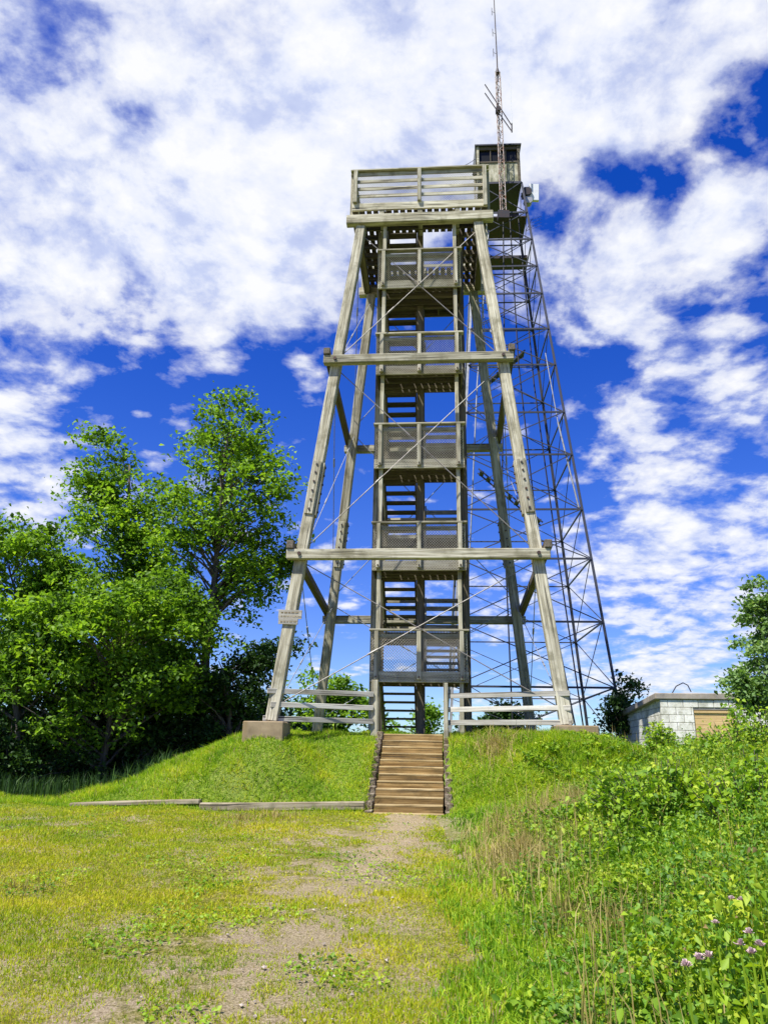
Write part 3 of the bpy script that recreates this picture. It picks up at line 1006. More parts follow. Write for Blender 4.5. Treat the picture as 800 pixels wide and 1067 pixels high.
# thin whips
o_ = at(533, 128, my - 0.2)
e = fthing('whip_antenna', 'hair-thin pale whip antenna standing on the end of the slanting rods', 'antenna', o_)
MB().tube([(0, 0, 0), at(530, 40, my - 0.2) - o_], [0.016, 0.006], 5).build('whip', PALE, e)
o_ = at(494.5, 178, FD - 1.2)
e = fthing('whip_antenna', 'short thin whip antenna at the left corner of the cab', 'antenna', o_)
MB().tube([(0, 0, 0), at(494, 140, FD - 1.2) - o_], [0.018, 0.008], 5).build('whip', PALE, e)
MB().box((0, 0, 0.0), (0.14, 0.14, 0.5)).build('base', DARKM, e)
# panel antenna right of the platform
o_ = at(556, 201, FD - 0.6)
e = fthing('panel_antenna', 'white square panel antenna held out right of the cab platform', 'antenna', o_)
MB().box((0, 0, 0), (0.46, 0.16, 0.95), Matrix.Rotation(0.05, 3, 'Y')).build('panel', PALE, e, bevel=0.02)
MB().tube([(-0.2, 0.05, 0.2), (-0.55, 0.2, 0.1)], 0.03, 6).tube([(-0.2, 0.05, -0.25), (-0.55, 0.2, -0.2)], 0.03, 6).build('bracket', STEEL, e)
o_ = at(548, 206, FD - 0.5)
e = fthing('drum_antenna', 'bundle of dark drum-shaped radio gear between panel antenna and lattice tower leg', 'antenna', o_)
mb = MB().tube([(0, -0.3, 0.15), (0, 0.1, 0.15)], 0.22, 14).build('drum', DARKM, e)
MB().tube([(0.05, -0.25, -0.3), (0.05, 0.05, -0.3)], 0.2, 12).build('drum', GALV, e)
MB().tube([(-0.05, 0, 0.6), (-0.05, 0, -0.95)], 0.035, 8).build('pole', STEEL, e)
# small comb antenna lower right
o_ = at(548, 240, FD - 0.9)
e = fthing('yagi_antenna', 'small thin-toothed comb antenna sticking out right below the platform', 'antenna', o_)
mb = MB().tube([(0, 0, 0), at(554, 228, FD - 0.9) - o_], 0.014, 5).tube([(0, 0, -0.05), (0.35, 0, 0.25)], 0.012, 5)
mb.build('boom', STEEL, e)
mb = MB()
for i in range(4):
    mb.tube([at(549, 240 - i * 3.2, FD - 0.9) - o_, at(564, 235 - i * 3.2, FD - 0.9) - o_], 0.007, 4)
mb.build('tooth', STEEL, e)
# pale pole outside the right leg
o_ = at(603, 530, FD - 2.3)
e = fthing('pole_antenna', 'pale leaning pole fixed outside the right leg of the lattice tower', 'antenna', o_)
MB().tube([(0, 0, 0), at(581, 440, FD - 2.1) - o_], 0.036, 8).build('tube', GALV, e)
MB().tube([at(581, 440, FD - 2.1) - o_, at(568, 368, FD - 1.9) - o_], 0.022, 8).build('tube', GALV, e)
# down cables inside the lattice tower
cab_px = [((524, 225), (525, 330), (523, 500), (534, 760)), ((531, 228), (540, 380), (560, 560), (600, 762)), ((540, 228), (556, 400), (578, 560), (608, 762)),
          ((509, 240), (497, 400), (490, 560), (478, 762))]
names = ['dark feed cable hanging straight down the middle of the lattice tower', 'dark feed cable slanting from the platform to the right foot of the lattice tower',
         'outermost dark feed cable running beside the right leg of the lattice tower', 'pale cable running down beside the left leg of the lattice tower']
for i, pts in enumerate(cab_px):
    P_ = [at(a, b, FD - 0.4 - 1.2 * (b / 760)) for a, b in pts]
    o_ = P_[-1]
    o = MB().tube([p - o_ for p in P_], 0.03, 5).build('feed_cable', CABLE if i < 3 else GALV)
    o.location = o_
    tag(o, names[i], 'cable', 'feed cables on the lattice tower')
# wire between deck and cab
pa = at(455, 174, 19.5); pb = at(496, 165, FD - 1.1)
pts = [pa.lerp(pb, t) - Vector((0, 0, 0.25 * math.sin(math.pi * t))) for t in np.linspace(0, 1, 9)]
o = MB().tube([p - pa for p in pts], 0.012, 4).build('wire', CABLE)
o.location = pa
tag(o, 'thin dark wire sagging from the timber deck to the fire tower cab', 'wire')

# ------------------------------------------------------------------ concrete block hut
HD = 21.0
hc = at(687, 729, HD)
hrot = math.radians(-6)
hz = gz(hc.x + 2, HD + 3) - 0.1
hut = empty('block_hut', (hc.x, HD, hz), hrot)
tag(hut, 'low white painted concrete block hut with tan boarded doorway, half hidden by weeds', 'hut')
HW, HDp, HH = 3.3, 6.2, hc.z - hz
th = 0.2
BL, BHh, jn = 0.40, 0.20, 0.012
core = MB()
dx0, dx1 = 0.86, 1.92            # doorway
dtop = HH - 0.27
core.box((dx0 / 2, th / 2, HH / 2), (dx0 - 0.02, th - 0.03, HH - 0.01))
core.box(((dx1 + HW) / 2, th / 2, HH / 2), (HW - dx1 - 0.02, th - 0.03, HH - 0.01))
core.box(((dx0 + dx1) / 2, th / 2, (dtop + HH) / 2), (dx1 - dx0 + 0.02, th - 0.034, HH - dtop - 0.02))
core.box((th / 2, HDp / 2 + th / 2, HH / 2), (th - 0.03, HDp - th - 0.02, HH - 0.014))
core.box((HW - th / 2, HDp / 2 + th / 2, HH / 2), (th - 0.03, HDp - th - 0.02, HH - 0.014))
core.box((HW / 2, HDp - th / 2, HH / 2), (HW - 2 * th, th - 0.03, HH - 0.016))
wall_core = core.build('wall', MORTAR, hut)
blk = MB()
nrow = int(HH / BHh) + 1
for r in range(nrow):
    z0_ = HH - (r + 1) * BHh
    off = 0 if r % 2 else BL / 2
    x = -off
    while x < HW:
        a_, b_ = max(0, x), min(HW, x + BL)
        x += BL
        segs = [(a_, b_)]
        if z0_ < dtop - 0.02:
            segs = []
            if a_ < dx0: segs.append((a_, min(b_, dx0)))
            if b_ > dx1: segs.append((max(a_, dx1), b_))
        for s0, s1 in segs:
            if s1 - s0 > 0.05:
                blk.box(((s0 + s1) / 2, th / 2 - random.uniform(0, 0.006), z0_ + BHh / 2), (s1 - s0 - jn, th, BHh - jn))
    y = -off + th
    while y < HDp:
        a_, b_ = max(th + 0.005, y), min(HDp, y + BL)
        y += BL
        if b_ - a_ > 0.05:
            blk.box((th / 2 - random.uniform(0, 0.006), (a_ + b_) / 2, z0_ + BHh / 2), (th, b_ - a_ - jn, BHh - jn))
            blk.box((HW - th / 2, (a_ + b_) / 2, z0_ + BHh / 2), (th, b_ - a_ - jn, BHh - jn))
blk.build('blockwork', BLOCK, hut, bevel=0.006)
dm = MB().box(((dx0 + dx1) / 2, 0.05, dtop / 2 - 0.02), (dx1 - dx0 - 0.01, 0.03, dtop - 0.03))
door = dm.build('boarded_doorway', TAN, hut)
MB().box(((dx0 + dx1) / 2, 0.02, dtop - 0.04), (dx1 - dx0 - 0.02, 0.03, 0.06)).build('header', TAN, door)
rm = MB()
o1 = 0.13
zf_, zb_ = HH + 0.01, HH - 0.30
for (x_, y_, z_) in ((-o1, -0.05, zf_), (HW + o1, -0.05, zf_), (HW + o1, HDp + o1, zb_), (-o1, HDp + o1, zb_)):
    rm.v.append((x_, y_, z_))
for (x_, y_, z_) in list(rm.v): rm.v.append((x_, y_, z_ + 0.17))
rm.f = [(0, 3, 2, 1), (4, 5, 6, 7), (0, 1, 5, 4), (1, 2, 6, 5), (2, 3, 7, 6), (3, 0, 4, 7)]
rm.build('roof', ROOFM, hut, bevel=0.02)
rv = empty('roof_vent', hut.matrix_basis @ Vector((3.0, 0.4, zf_ + 0.16)), hrot)
tag(rv, 'small black capped vent on the front edge of the hut roof', 'vent')
MB().box((0, 0, 0.05), (0.26, 0.26, 0.12)).build('base', DARKM, rv)
MB().box((0, 0, 0.135), (0.4, 0.4, 0.05)).build('cap', DARKM, rv, bevel=0.01)
cb = [at(700, 722, HD + 0.15), at(704, 715, HD + 0.2), at(711, 711.5, HD + 0.25), at(716, 714, HD + .25), at(719.5, 721, HD + 0.2)]
o_ = cb[0].copy()
o = MB().tube([p - o_ for p in cb], 0.016, 5).build('cable_loop', CABLE); o.location = o_
tag(o, 'thin black cable arching in a hoop over the hut roof edge', 'cable')

# ------------------------------------------------------------------ foliage


def leaves_mesh(centers, sizes, upbias, rng, droop=0.0):
    """folded leaf of two triangles for every centre; returns verts, faces"""
    n = len(centers)
    nrm = rng.normal(size=(n, 3)); nrm[:, 2] = np.abs(nrm[:, 2]) + upbias
    nrm /= np.linalg.norm(nrm, axis=1, keepdims=True)
    r = rng.normal(size=(n, 3))
    t = np.cross(nrm, r); t /= np.linalg.norm(t, axis=1, keepdims=True) + 1e-9
    t[:, 2] -= droop; t /= np.linalg.norm(t, axis=1, keepdims=True)
    b = np.cross(nrm, t)
    s = sizes[:, None]
    fold = 0.18 * s * nrm
    v0 = centers - t * s * 0.5
    v1 = centers + b * s * 0.36 + fold - t * s * 0.06
    v2 = centers + t * s * 0.55 - nrm * s * 0.10
    v3 = centers - b * s * 0.36 + fold - t * s * 0.06
    V = np.stack([v0, v1, v2, v3], 1).reshape(-1, 3)
    i = np.arange(n) * 4
    F = np.stack([i, i + 1, i + 2, i, i + 2, i + 3], 1).ravel()
    return V, F, np.full(2 * n, 3)


def crown_points(ells, per, rng, flat=0.55, clump=0.5, shell=0.55):
    pts = []; clumps = []
    for (cx, cy, cz, rx, ry, rz, n) in ells:
        d = rng.normal(size=(n, 3)); d /= np.linalg.norm(d, axis=1, keepdims=True)
        rad = shell + (1 - shell) * rng.random(n) ** 0.6
        rad *= 1 + rng.normal(0, 0.10, n)
        # boughs: clumps gather round a few directions, so that gaps open between them
        nb_ = max(7, n // 4)
        bd = rng.normal(size=(nb_, 3)); bd /= np.linalg.norm(bd, axis=1, keepdims=True)
        bl_ = rng.uniform(0.80, 1.22, nb_)
        pick = rng.integers(0, nb_, n)
        d = d * 0.55 + bd[pick]; d /= np.linalg.norm(d, axis=1, keepdims=True)
        rad *= bl_[pick]
        c = np.array([cx, cy, cz]) + d * rad[:, None] * np.array([rx, ry, rz])
        clumps.append(c)
        for cc in c:
            m_ = int(per * rng.uniform(0.5, 1.5))
            g_ = rng.normal(size=(m_, 3)) * clump * rng.uniform(0.6, 1.25) * np.array([1, 1, flat]) * 0.6
            # sprays hang outward and down at the edge
            g_[:, 2] -= 0.12 * (g_[:, 0] ** 2 + g_[:, 1] ** 2) / clump
            pts.append(cc + g_)
    return np.concatenate(pts), np.concatenate(clumps)


def tree(name, label, cat, base, ells, per, leaf, mat, seed, trunk_r=0.15, trunk_top=0.8, clump=0.5, shell=0.55, group=None, nlimb=60, lean=None, flat=0.55, kind=None):
    """base is world; crowns are ellipsoids relative to the base"""
    rng = np.random.default_rng(seed)
    e = empty(name, base)
    tag(e, label, cat, group, kind)
    pts, cl = crown_points(ells, per, rng, flat, clump, shell)
    sz = leaf * rng.uniform(0.5, 1.5, len(pts))
    Vv, Ff, Tt = leaves_mesh(pts, sz, 0.75, rng, 0.25)
    mesh_np('crown', Vv, Ff, Tt, mat, e)
    ztop = max(c[2] + c[5] for c in ells)
    top = Vector((np.mean([c[0] for c in ells]) if lean is None else lean[0], np.mean([c[1] for c in ells]) if lean is None else lean[1], ztop * trunk_top))
    mb = MB()
    tp = [Vector((0, 0, -0.3))]
    N = 7
    for i in range(1, N + 1):
        t = i / N
        tp.append(Vector((top.x * t ** 1.4 + rng.normal(0, 0.05), top.y * t ** 1.4 + rng.normal(0, 0.05), top.z * t)))
    rr = [trunk_r * (1.15 if i == 0 else 1 - 0.85 * i / N) for i in range(N + 1)]
    mb.tube(tp, rr, 8)
    tr = mb.build('trunk', BARK, e, smooth=True)
    mb = MB()
    idx = rng.permutation(len(cl))[:nlimb]
    for j in idx:
        c = Vector(cl[j])
        # start lower on the trunk
        f = min(0.97, max(0.12, (c.z - 0.35 * (Vector((c.x - top.x * .5, c.y - top.y * .5, 0)).length) - 0.6) / max(0.1, top.z)))
        k = f * N; i0 = min(N - 1, int(k)); st = tp[i0].lerp(tp[i0 + 1], k - i0)
        r0 = max(0.012, trunk_r * (1 - 0.85 * f) * 0.42)
        mid = st.lerp(c, 0.5) + Vector((rng.normal(0, .08), rng.normal(0, .08), 0.12))
        mb.tube([st, mid, c], [r0, r0 * 0.6, 0.006], 5, False)
    mb.build('limb', BARK, tr, smooth=True)
    return e


def gp(px, Y):
    x = at(px, 800, Y).x
    return Vector((x, Y, gz(x, Y)))


def ell(base, px, py, Y, rpx, rpy, n, depth=None):
    """crown lobe centred on a seen direction, sizes given in photo pixels there"""
    c = at(px, py, Y)
    k = (Vector((0, 0, EYE)) - c).dot(-F0) / FPX
    rx, rz = rpx * k, rpy * k
    return (c.x - base.x, c.y - base.y, c.z - base.z, rx, depth or rx * 0.9, rz, n)


Yd = 22.0
b = gp(204, Yd)
tree('maple_tree', 'tallest maple of the left group, with a tall open crown nearest the tower', 'tree', b,
     [ell(b, 238, 452, Yd, 42, 46, 70), ell(b, 240, 515, Yd, 70, 52, 130), ell(b, 215, 590, Yd, 64, 62, 110), ell(b, 270, 590, Yd + .8, 40, 40, 44), ell(b, 178, 680, Yd, 56, 60, 60)],
     50, 0.125, LEAF_MAPLE, 3, 0.17, 0.93, 0.40, 0.5, None, 150)
Yd = 23.5
b = gp(118, Yd)
tree('maple_tree', 'second tallest maple of the left group, dark and narrow-topped behind its neighbours', 'tree', b,
     [ell(b, 113, 490, Yd, 36, 44, 62), ell(b, 120, 560, Yd, 60, 56, 105), ell(b, 105, 640, Yd, 66, 60, 95), ell(b, 165, 560, Yd, 40, 50, 50)],
     50, 0.128, LEAF_MAPLE, 5, 0.17, 0.9, 0.42, 0.5, None, 110)
Yd = 20.5
b = gp(22, Yd)
tree('maple_tree', 'broad maple cut by the left edge of the picture', 'tree', b,
     [ell(b, 20, 588, Yd, 50, 48, 85), ell(b, -25, 640, Yd, 76, 70, 85), ell(b, 45, 680, Yd - .3, 62, 60, 95), ell(b, -60, 570, Yd, 60, 60, 45), ell(b, 60, 620, Yd + .4, 40, 40, 45)],
     64, 0.12, LEAF_MAPLE, 8, 0.15, 0.72, 0.40, 0.5, None, 80)
Yd = 20.3
b = gp(105, Yd)
tree('maple_tree', 'low leafy maple filling the middle front of the left group', 'tree', b,
     [ell(b, 110, 650, Yd - 1.0, 70, 48, 110), ell(b, 155, 708, Yd - 0.9, 54, 36, 62), ell(b, 185, 650, Yd - .2, 36, 40, 46), ell(b, 62, 715, Yd - 1.0, 52, 30, 48), ell(b, 172, 625, Yd, 36, 32, 34), ell(b, 105, 745, Yd - 0.4, 60, 30, 30)],
     64, 0.115, LEAF_MAPLE, 12, 0.11, 0.85, 0.38, 0.5, None, 70)
Yd = 21.6
b = gp(240, Yd)
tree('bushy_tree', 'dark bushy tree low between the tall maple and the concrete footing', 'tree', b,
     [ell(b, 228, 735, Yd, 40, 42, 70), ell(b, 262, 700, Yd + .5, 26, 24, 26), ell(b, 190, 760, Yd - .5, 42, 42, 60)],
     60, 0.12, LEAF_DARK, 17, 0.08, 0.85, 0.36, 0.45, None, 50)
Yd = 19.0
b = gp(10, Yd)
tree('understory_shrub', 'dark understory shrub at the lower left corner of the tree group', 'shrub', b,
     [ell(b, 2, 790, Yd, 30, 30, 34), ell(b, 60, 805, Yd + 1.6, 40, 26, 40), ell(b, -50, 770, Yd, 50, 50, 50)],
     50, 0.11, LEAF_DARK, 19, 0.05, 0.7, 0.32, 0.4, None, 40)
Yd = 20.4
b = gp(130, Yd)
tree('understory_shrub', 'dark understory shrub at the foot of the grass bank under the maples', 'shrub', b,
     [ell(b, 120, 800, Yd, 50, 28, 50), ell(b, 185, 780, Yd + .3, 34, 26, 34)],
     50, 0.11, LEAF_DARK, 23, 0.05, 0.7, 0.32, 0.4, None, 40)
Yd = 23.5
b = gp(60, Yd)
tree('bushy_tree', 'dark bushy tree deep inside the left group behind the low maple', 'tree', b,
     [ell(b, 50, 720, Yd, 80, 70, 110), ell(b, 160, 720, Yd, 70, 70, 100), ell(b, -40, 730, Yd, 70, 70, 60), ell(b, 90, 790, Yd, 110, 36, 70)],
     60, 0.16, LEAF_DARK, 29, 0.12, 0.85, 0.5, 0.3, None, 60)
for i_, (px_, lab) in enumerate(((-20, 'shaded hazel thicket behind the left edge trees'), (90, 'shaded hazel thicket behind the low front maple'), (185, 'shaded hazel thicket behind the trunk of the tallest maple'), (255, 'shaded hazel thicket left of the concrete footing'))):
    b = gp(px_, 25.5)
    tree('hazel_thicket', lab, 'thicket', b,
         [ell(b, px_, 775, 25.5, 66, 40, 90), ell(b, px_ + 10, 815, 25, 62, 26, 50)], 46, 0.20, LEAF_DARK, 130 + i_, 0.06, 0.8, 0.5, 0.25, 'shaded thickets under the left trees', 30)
Yd = 33.0
b = gp(352, Yd)
tree('background_tree', 'sunlit tree top beyond the hill showing through the left rail fence', 'tree', b,
     [ell(b, 350, 742, Yd, 40, 34, 80), ell(b, 312, 757, Yd, 22, 24, 36)], 55, 0.17, LEAF_MAPLE, 31, 0.12, 0.8, 0.5, 0.4, None, 40)
b = gp(285, 30)
tree('background_tree', 'spreading tree beyond the hill just behind the left footing', 'tree', b,
     [ell(b, 280, 745, 30, 26, 30, 50), ell(b, 303, 672, 30, 14, 9, 9), ell(b, 268, 682, 30, 20, 16, 18)], 50, 0.15, LEAF_DARK, 32, 0.10, 0.85, 0.45, 0.4, None, 30)
b = gp(450, 33)
tree('background_tree', 'small tree top beyond the hill seen under the lowest balcony', 'tree', b,
     [ell(b, 449, 752, 33, 13, 22, 24), ell(b, 410, 762, 33, 20, 14, 20)], 45, 0.16, LEAF_MAPLE, 33, 0.08, 0.8, 0.42, 0.4, None, 20)
b = gp(530, 34)
tree('background_tree', 'dark tree top beyond the hill behind the right rail fence', 'tree', b,
     [ell(b, 532, 752, 34, 28, 20, 44), ell(b, 508, 762, 34, 22, 12, 22)], 50, 0.17, LEAF_DARK, 34, 0.1, 0.8, 0.48, 0.4, None, 30)
b = gp(648, 25.5)
tree('small_dark_tree', 'small dark tree standing left of the block hut', 'tree', b,
     [ell(b, 648, 718, 25.5, 13, 22, 18), ell(b, 645, 747, 25.5, 17, 18, 30), ell(b, 661, 718, 25.5, 9, 9, 8)], 44, 0.12, LEAF_DARK, 41, 0.06, 0.9, 0.34, 0.4, None, 30)
b = gp(818, 13.5)
tree('young_tree', 'pale-leaved young tree cut by the right edge, in front of the hut', 'tree', b,
     [ell(b, 800, 655, 13.5, 28, 40, 44), ell(b, 795, 705, 13.5, 40, 40, 60), ell(b, 830, 680, 13.5, 45, 70, 70), ell(b, 790, 620, 13.5, 14, 20, 12)], 75, 0.075, LEAF_ASH, 43, 0.05, 0.9, 0.20, 0.45, None, 60)


# shrubs and weeds on the right-hand bank
def shrub(name, label, x, y, h, r, n, per, leaf, mat, seed, group=None):
    b = Vector((x, y, gz(x, y)))
    rng = np.random.default_rng(seed)
    e = empty(name, b)
    tag(e, label, 'shrub', group)
    stems = MB()
    pts = []
    for i in range(n):
        a = rng.uniform(0, 2 * math.pi); rr = r * math.sqrt(rng.random())
        tip = np.array([math.cos(a) * rr, math.sin(a) * rr, h * rng.uniform(0.65, 1.08) * (1 - 0.45 * (rr / r) ** 2)])
        rt = np.array([math.cos(a) * rr * 0.35, math.sin(a) * rr * 0.35, -0.03])
        stems.tube([rt, (rt + tip) / 2 + np.array([0, 0, 0.05]), tip], [0.008, 0.006, 0.003], 4, False)
        m_ = int(per * rng.uniform(0.7, 1.3))
        tt = rng.uniform(0.2, 1.0, m_) ** 0.8
        q = rt + (tip - rt) * tt[:, None] + rng.normal(0, 0.055, (m_, 3))
        pts.append(q)
    pts = np.concatenate(pts)
    Vv, Ff, Tt = leaves_mesh(pts, leaf * rng.uniform(0.6, 1.4, len(pts)), 0.7, rng, 0.3)
    mesh_np('foliage', Vv, Ff, Tt, mat, e)
    stems.build('stem', BARK, e)
    return e


def wx(px, Y): return at(px, 850, Y).x


shrubs = [
    ('lush bright green bramble shrub halfway down the right bank, largest of the weeds', 690, 8.6, 0.82, 0.8, 150),
    ('leafy green shrub at the right edge below the young tree', 798, 11.5, 1.2, 0.85, 170),
    ('leafy shrub directly in front of the tan hut doorway', 738, 14.2, 0.66, 0.8, 130),
    ('tall leafy weed clump in front of the white hut corner', 694, 15.0, 0.78, 0.36, 56),
    ('leafy shrub at the right edge between young tree and thistles', 788, 7.4, 0.85, 0.6, 110),
    ('yellowish green shrub on the bank crest left of the hut', 640, 14.0, 0.26, 0.6, 60),
    ('low broad-leaved shrub near the dry grass patch on the bank', 612, 10.2, 0.32, 0.55, 70),
    ('leafy shrub behind the bramble under the right edge', 752, 11.8, 0.72, 0.75, 110),
]
for i, (lab, px_, Yd, h, r, n) in enumerate(shrubs):
    shrub('leafy_shrub', lab, wx(px_, Yd), Yd, h, r, n, 26, 0.068, LEAF_WEED, 60 + i, 'leafy shrubs on the right bank')

# ------------------------------------------------------------------ grass and weeds


def vnoise(x, y, s, seed=0.0):
    """cheap smooth value noise, vectorised"""
    x = x * s + seed * 17.3; y = y * s + seed * 7.7
    xi = np.floor(x); yi = np.floor(y); xf = x - xi; yf = y - yi
    def h(a, b): return np.modf(np.abs(np.sin(a * 127.1 + b * 311.7 + seed) * 43758.5453))[0]
    u = xf * xf * (3 - 2 * xf); v = yf * yf * (3 - 2 * yf)
    return (h(xi, yi) * (1 - u) + h(xi + 1, yi) * u) * (1 - v) + (h(xi, yi + 1) * (1 - u) + h(xi + 1, yi + 1) * u) * v


def scatter(n, y0, y1, fl, fr, rng, power=1.0):
    """points in a fan in front of the viewpoint, denser close by"""
    u = rng.random(n)
    y = y0 * (y1 / y0) ** (u ** power)
    x = fl(y) + (fr(y) - fl(y)) * rng.random(n)
    return x, y


def path_dist(x, y):
    c = 0.52 + (y - 14.5) * 0.055 - 0.16 * np.sin((y - 3) * 0.5)
    return x - c


def blades(name, x, y, h, w, mat, rng, lean=0.45, seg=1, kind='stuff'):
    n = len(x)
    z = ground_z(x, y)
    a = rng.uniform(0, 2 * np.pi, n)
    dx, dy = np.cos(a), np.sin(a)
    la = rng.uniform(0, 2 * np.pi, n); lm = np.abs(rng.normal(0, lean, n)) * h
    lx, ly = np.cos(la) * lm, np.sin(la) * lm
    b = np.stack([x, y, z - 0.01], 1)
    wv = np.stack([dx, dy, np.zeros(n)], 1) * (w / 2)[:, None]
    tip = b + np.stack([lx, ly, h * (1 - 0.25 * np.minimum(1, lm / h))], 1)
    if seg == 1:
        V = np.stack([b - wv, b + wv, tip], 1).reshape(-1, 3)
        i = np.arange(n) * 3
        F = np.stack([i, i + 1, i + 2], 1).ravel(); T = np.full(n, 3)
    else:
        mid = b + np.stack([lx * 0.3, ly * 0.3, h * 0.6], 1)
        V = np.stack([b - wv, b + wv, mid - wv * 0.75, mid + wv * 0.75, tip], 1).reshape(-1, 3)
        i = np.arange(n) * 5
        F = np.stack([i, i + 1, i + 3, i + 2, i + 2, i + 3, i + 4], 1).ravel(); T = np.tile([4, 3], n)
    o = mesh_np(name, V, F, T, mat)
    return tag(o, kind=kind)


rng = np.random.default_rng(101)
# short dry lawn left of and over the path
x, y = scatter(680000, 3.6, 17.0, lambda y: -0.62 * y - 3.0, lambda y: 1.0 + 0 * y, rng, 0.95)
pd = x - (0.50 + (y - 14.5) * 0.115 - 0.10 * np.sin((y - 3) * 0.5))
bare = 0.5 * vnoise(x, y, 1.1, 1) + 0.5 * vnoise(x, y, 3.4, 2)
pathy = np.exp(-(pd / 0.5) ** 2) * (y < 15.2) + 0.6 * np.exp(-((pd + 0.8) / 0.7) ** 2) * (y < 13.5)
pathy = pathy * np.where(y > 9.0, 1.75, 1.2)
clump = vnoise(x, y, 7.5, 41) * 0.6 + vnoise(x, y, 15, 43) * 0.4
keep = rng.random(len(x)) < np.clip(1.55 - 1.25 * bare - 0.50 * pathy + 1.9 * (clump - 0.5) * np.clip(0.4 + pathy, 0, 1), 0.03, 1)
yl = (x - 0.6) * LY.x + y * LY.y
keep &= (yl < 15.0)
# gap where the steps stand
keep &= ~((np.abs((x - sx0) - (y - sy0) * 0.075) < 0.80) & (y > sy0 - 0.05))
x, y = x[keep], y[keep]
tuft = vnoise(x, y, 1.7, 5)
h = (0.014 + 0.034 * rng.random(len(x)) * (0.35 + tuft)) * (1 + 0.025 * y)
blades('lawn_grass', x, y, h, 0.0065 + 0.0008 * y * (0.6 + rng.random(len(x))), GRASS_LAWN, rng, 0.8)

# mown bank and crest
x, y = scatter(200000, 14.0, 21.0, lambda y: -0.50 * y, lambda y: 6.2 + 0 * y, rng, 1.15)
yl = (x - 0.6) * LY.x + y * LY.y
keep = (yl > 14.75) & ~((np.abs((x - sx0) - (y - sy0) * 0.075) < 0.80) & (y < sy0 + 3.1) & (y > sy0 - 0.05))
keep &= rng.random(len(x)) < np.clip(1.45 - 0.9 * vnoise(x, y, 0.8, 9), 0.1, 1)
x, y = x[keep], y[keep]
h = (0.04 + 0.075 * rng.random(len(x))) * np.where(x > 1.3, 1.5, 1.0) * (0.6 + 1.1 * vnoise(x, y, 1.9, 51) * (0.5 + vnoise(x, y, 5.0, 52)))
blades('bank_grass', x, y, h, 0.012 + 0.012 * rng.random(len(x)), GRASS_MOUND, rng, 0.95)

# taller growth on the right bank
x, y = scatter(195000, 3.2, 18.5, lambda y: path_dist(0 * y, y) * -1 + 0.12, lambda y: 0.62 * y + 3.2, rng, 0.85)
keep = ~((np.abs((x - sx0) - (y - sy0) * 0.075) < 0.86) & (y > sy0 - 0.3))
e_ = path_dist(x, y)
keep &= rng.random(len(x)) < np.clip((e_ - 0.62) / 0.5 + 1.1 * (vnoise(x, y, 1.5, 4) - 0.35) + 0.5 * (vnoise(x, y, 5.5, 14) - 0.5), 0, 1) * np.clip(0.45 + 0.9 * vnoise(x, y, 1.6, 3), 0, 1)
x, y = x[keep], y[keep]; e_ = e_[keep]
tall = np.clip((e_ - 0.45) / 2.2, 0.06, 1) * (0.45 + 0.8 * vnoise(x, y, 1.1, 6))
h = (0.08 + 0.27 * tall * (0.4 + 0.6 * rng.random(len(x)))) * np.where(y > 11.5, np.clip(1.0 - (y - 11.5) * 0.14, 0.38, 1), 1)
blades('tall_grass', x, y, h, 0.007 + 0.0008 * y, GRASS_TALL, rng, 0.7, 2)

# dry straw patch on the bank and by the path
def patch(px, py, Y, r, n):
    c = at(px, py, Y)
    a = rng.uniform(0, 2 * np.pi, n); q = r * np.abs(rng.normal(0, 0.75, n))
    return c.x + np.cos(a) * q * 1.0, Y + np.sin(a) * q * 1.6


xs, ys = [], []
for px_, py_, Yd, r, n in ((570, 850, 11.0, 0.8, 3000), (545, 890, 9.3, 0.6, 1700), (600, 840, 12.0, 0.7, 1300), (575, 920, 8.2, 0.5, 700), (515, 790, 16.3, 0.4, 700), (250, 857, 13.4, 0.6, 260), (285, 855, 13.9, 0.6, 300),
                           (590, 970, 6.6, 0.35, 260), (640, 1000, 6.0, 0.4, 260), (10, 960, 8.0, 0.4, 120), (700, 880, 9.5, 0.9, 350)):
    a, b_ = patch(px_, py_, Yd, r, n); xs.append(a); ys.append(b_)
x = np.concatenate(xs); y = np.concatenate(ys)
h = (0.10 + 0.34 * rng.random(len(x)) ** 1.5) * np.where(x > 1.0, 1, 0.42)
blades('dry_grass', x, y, h, 0.006 + 0.0004 * y, STRAW, rng, 0.6, 2)

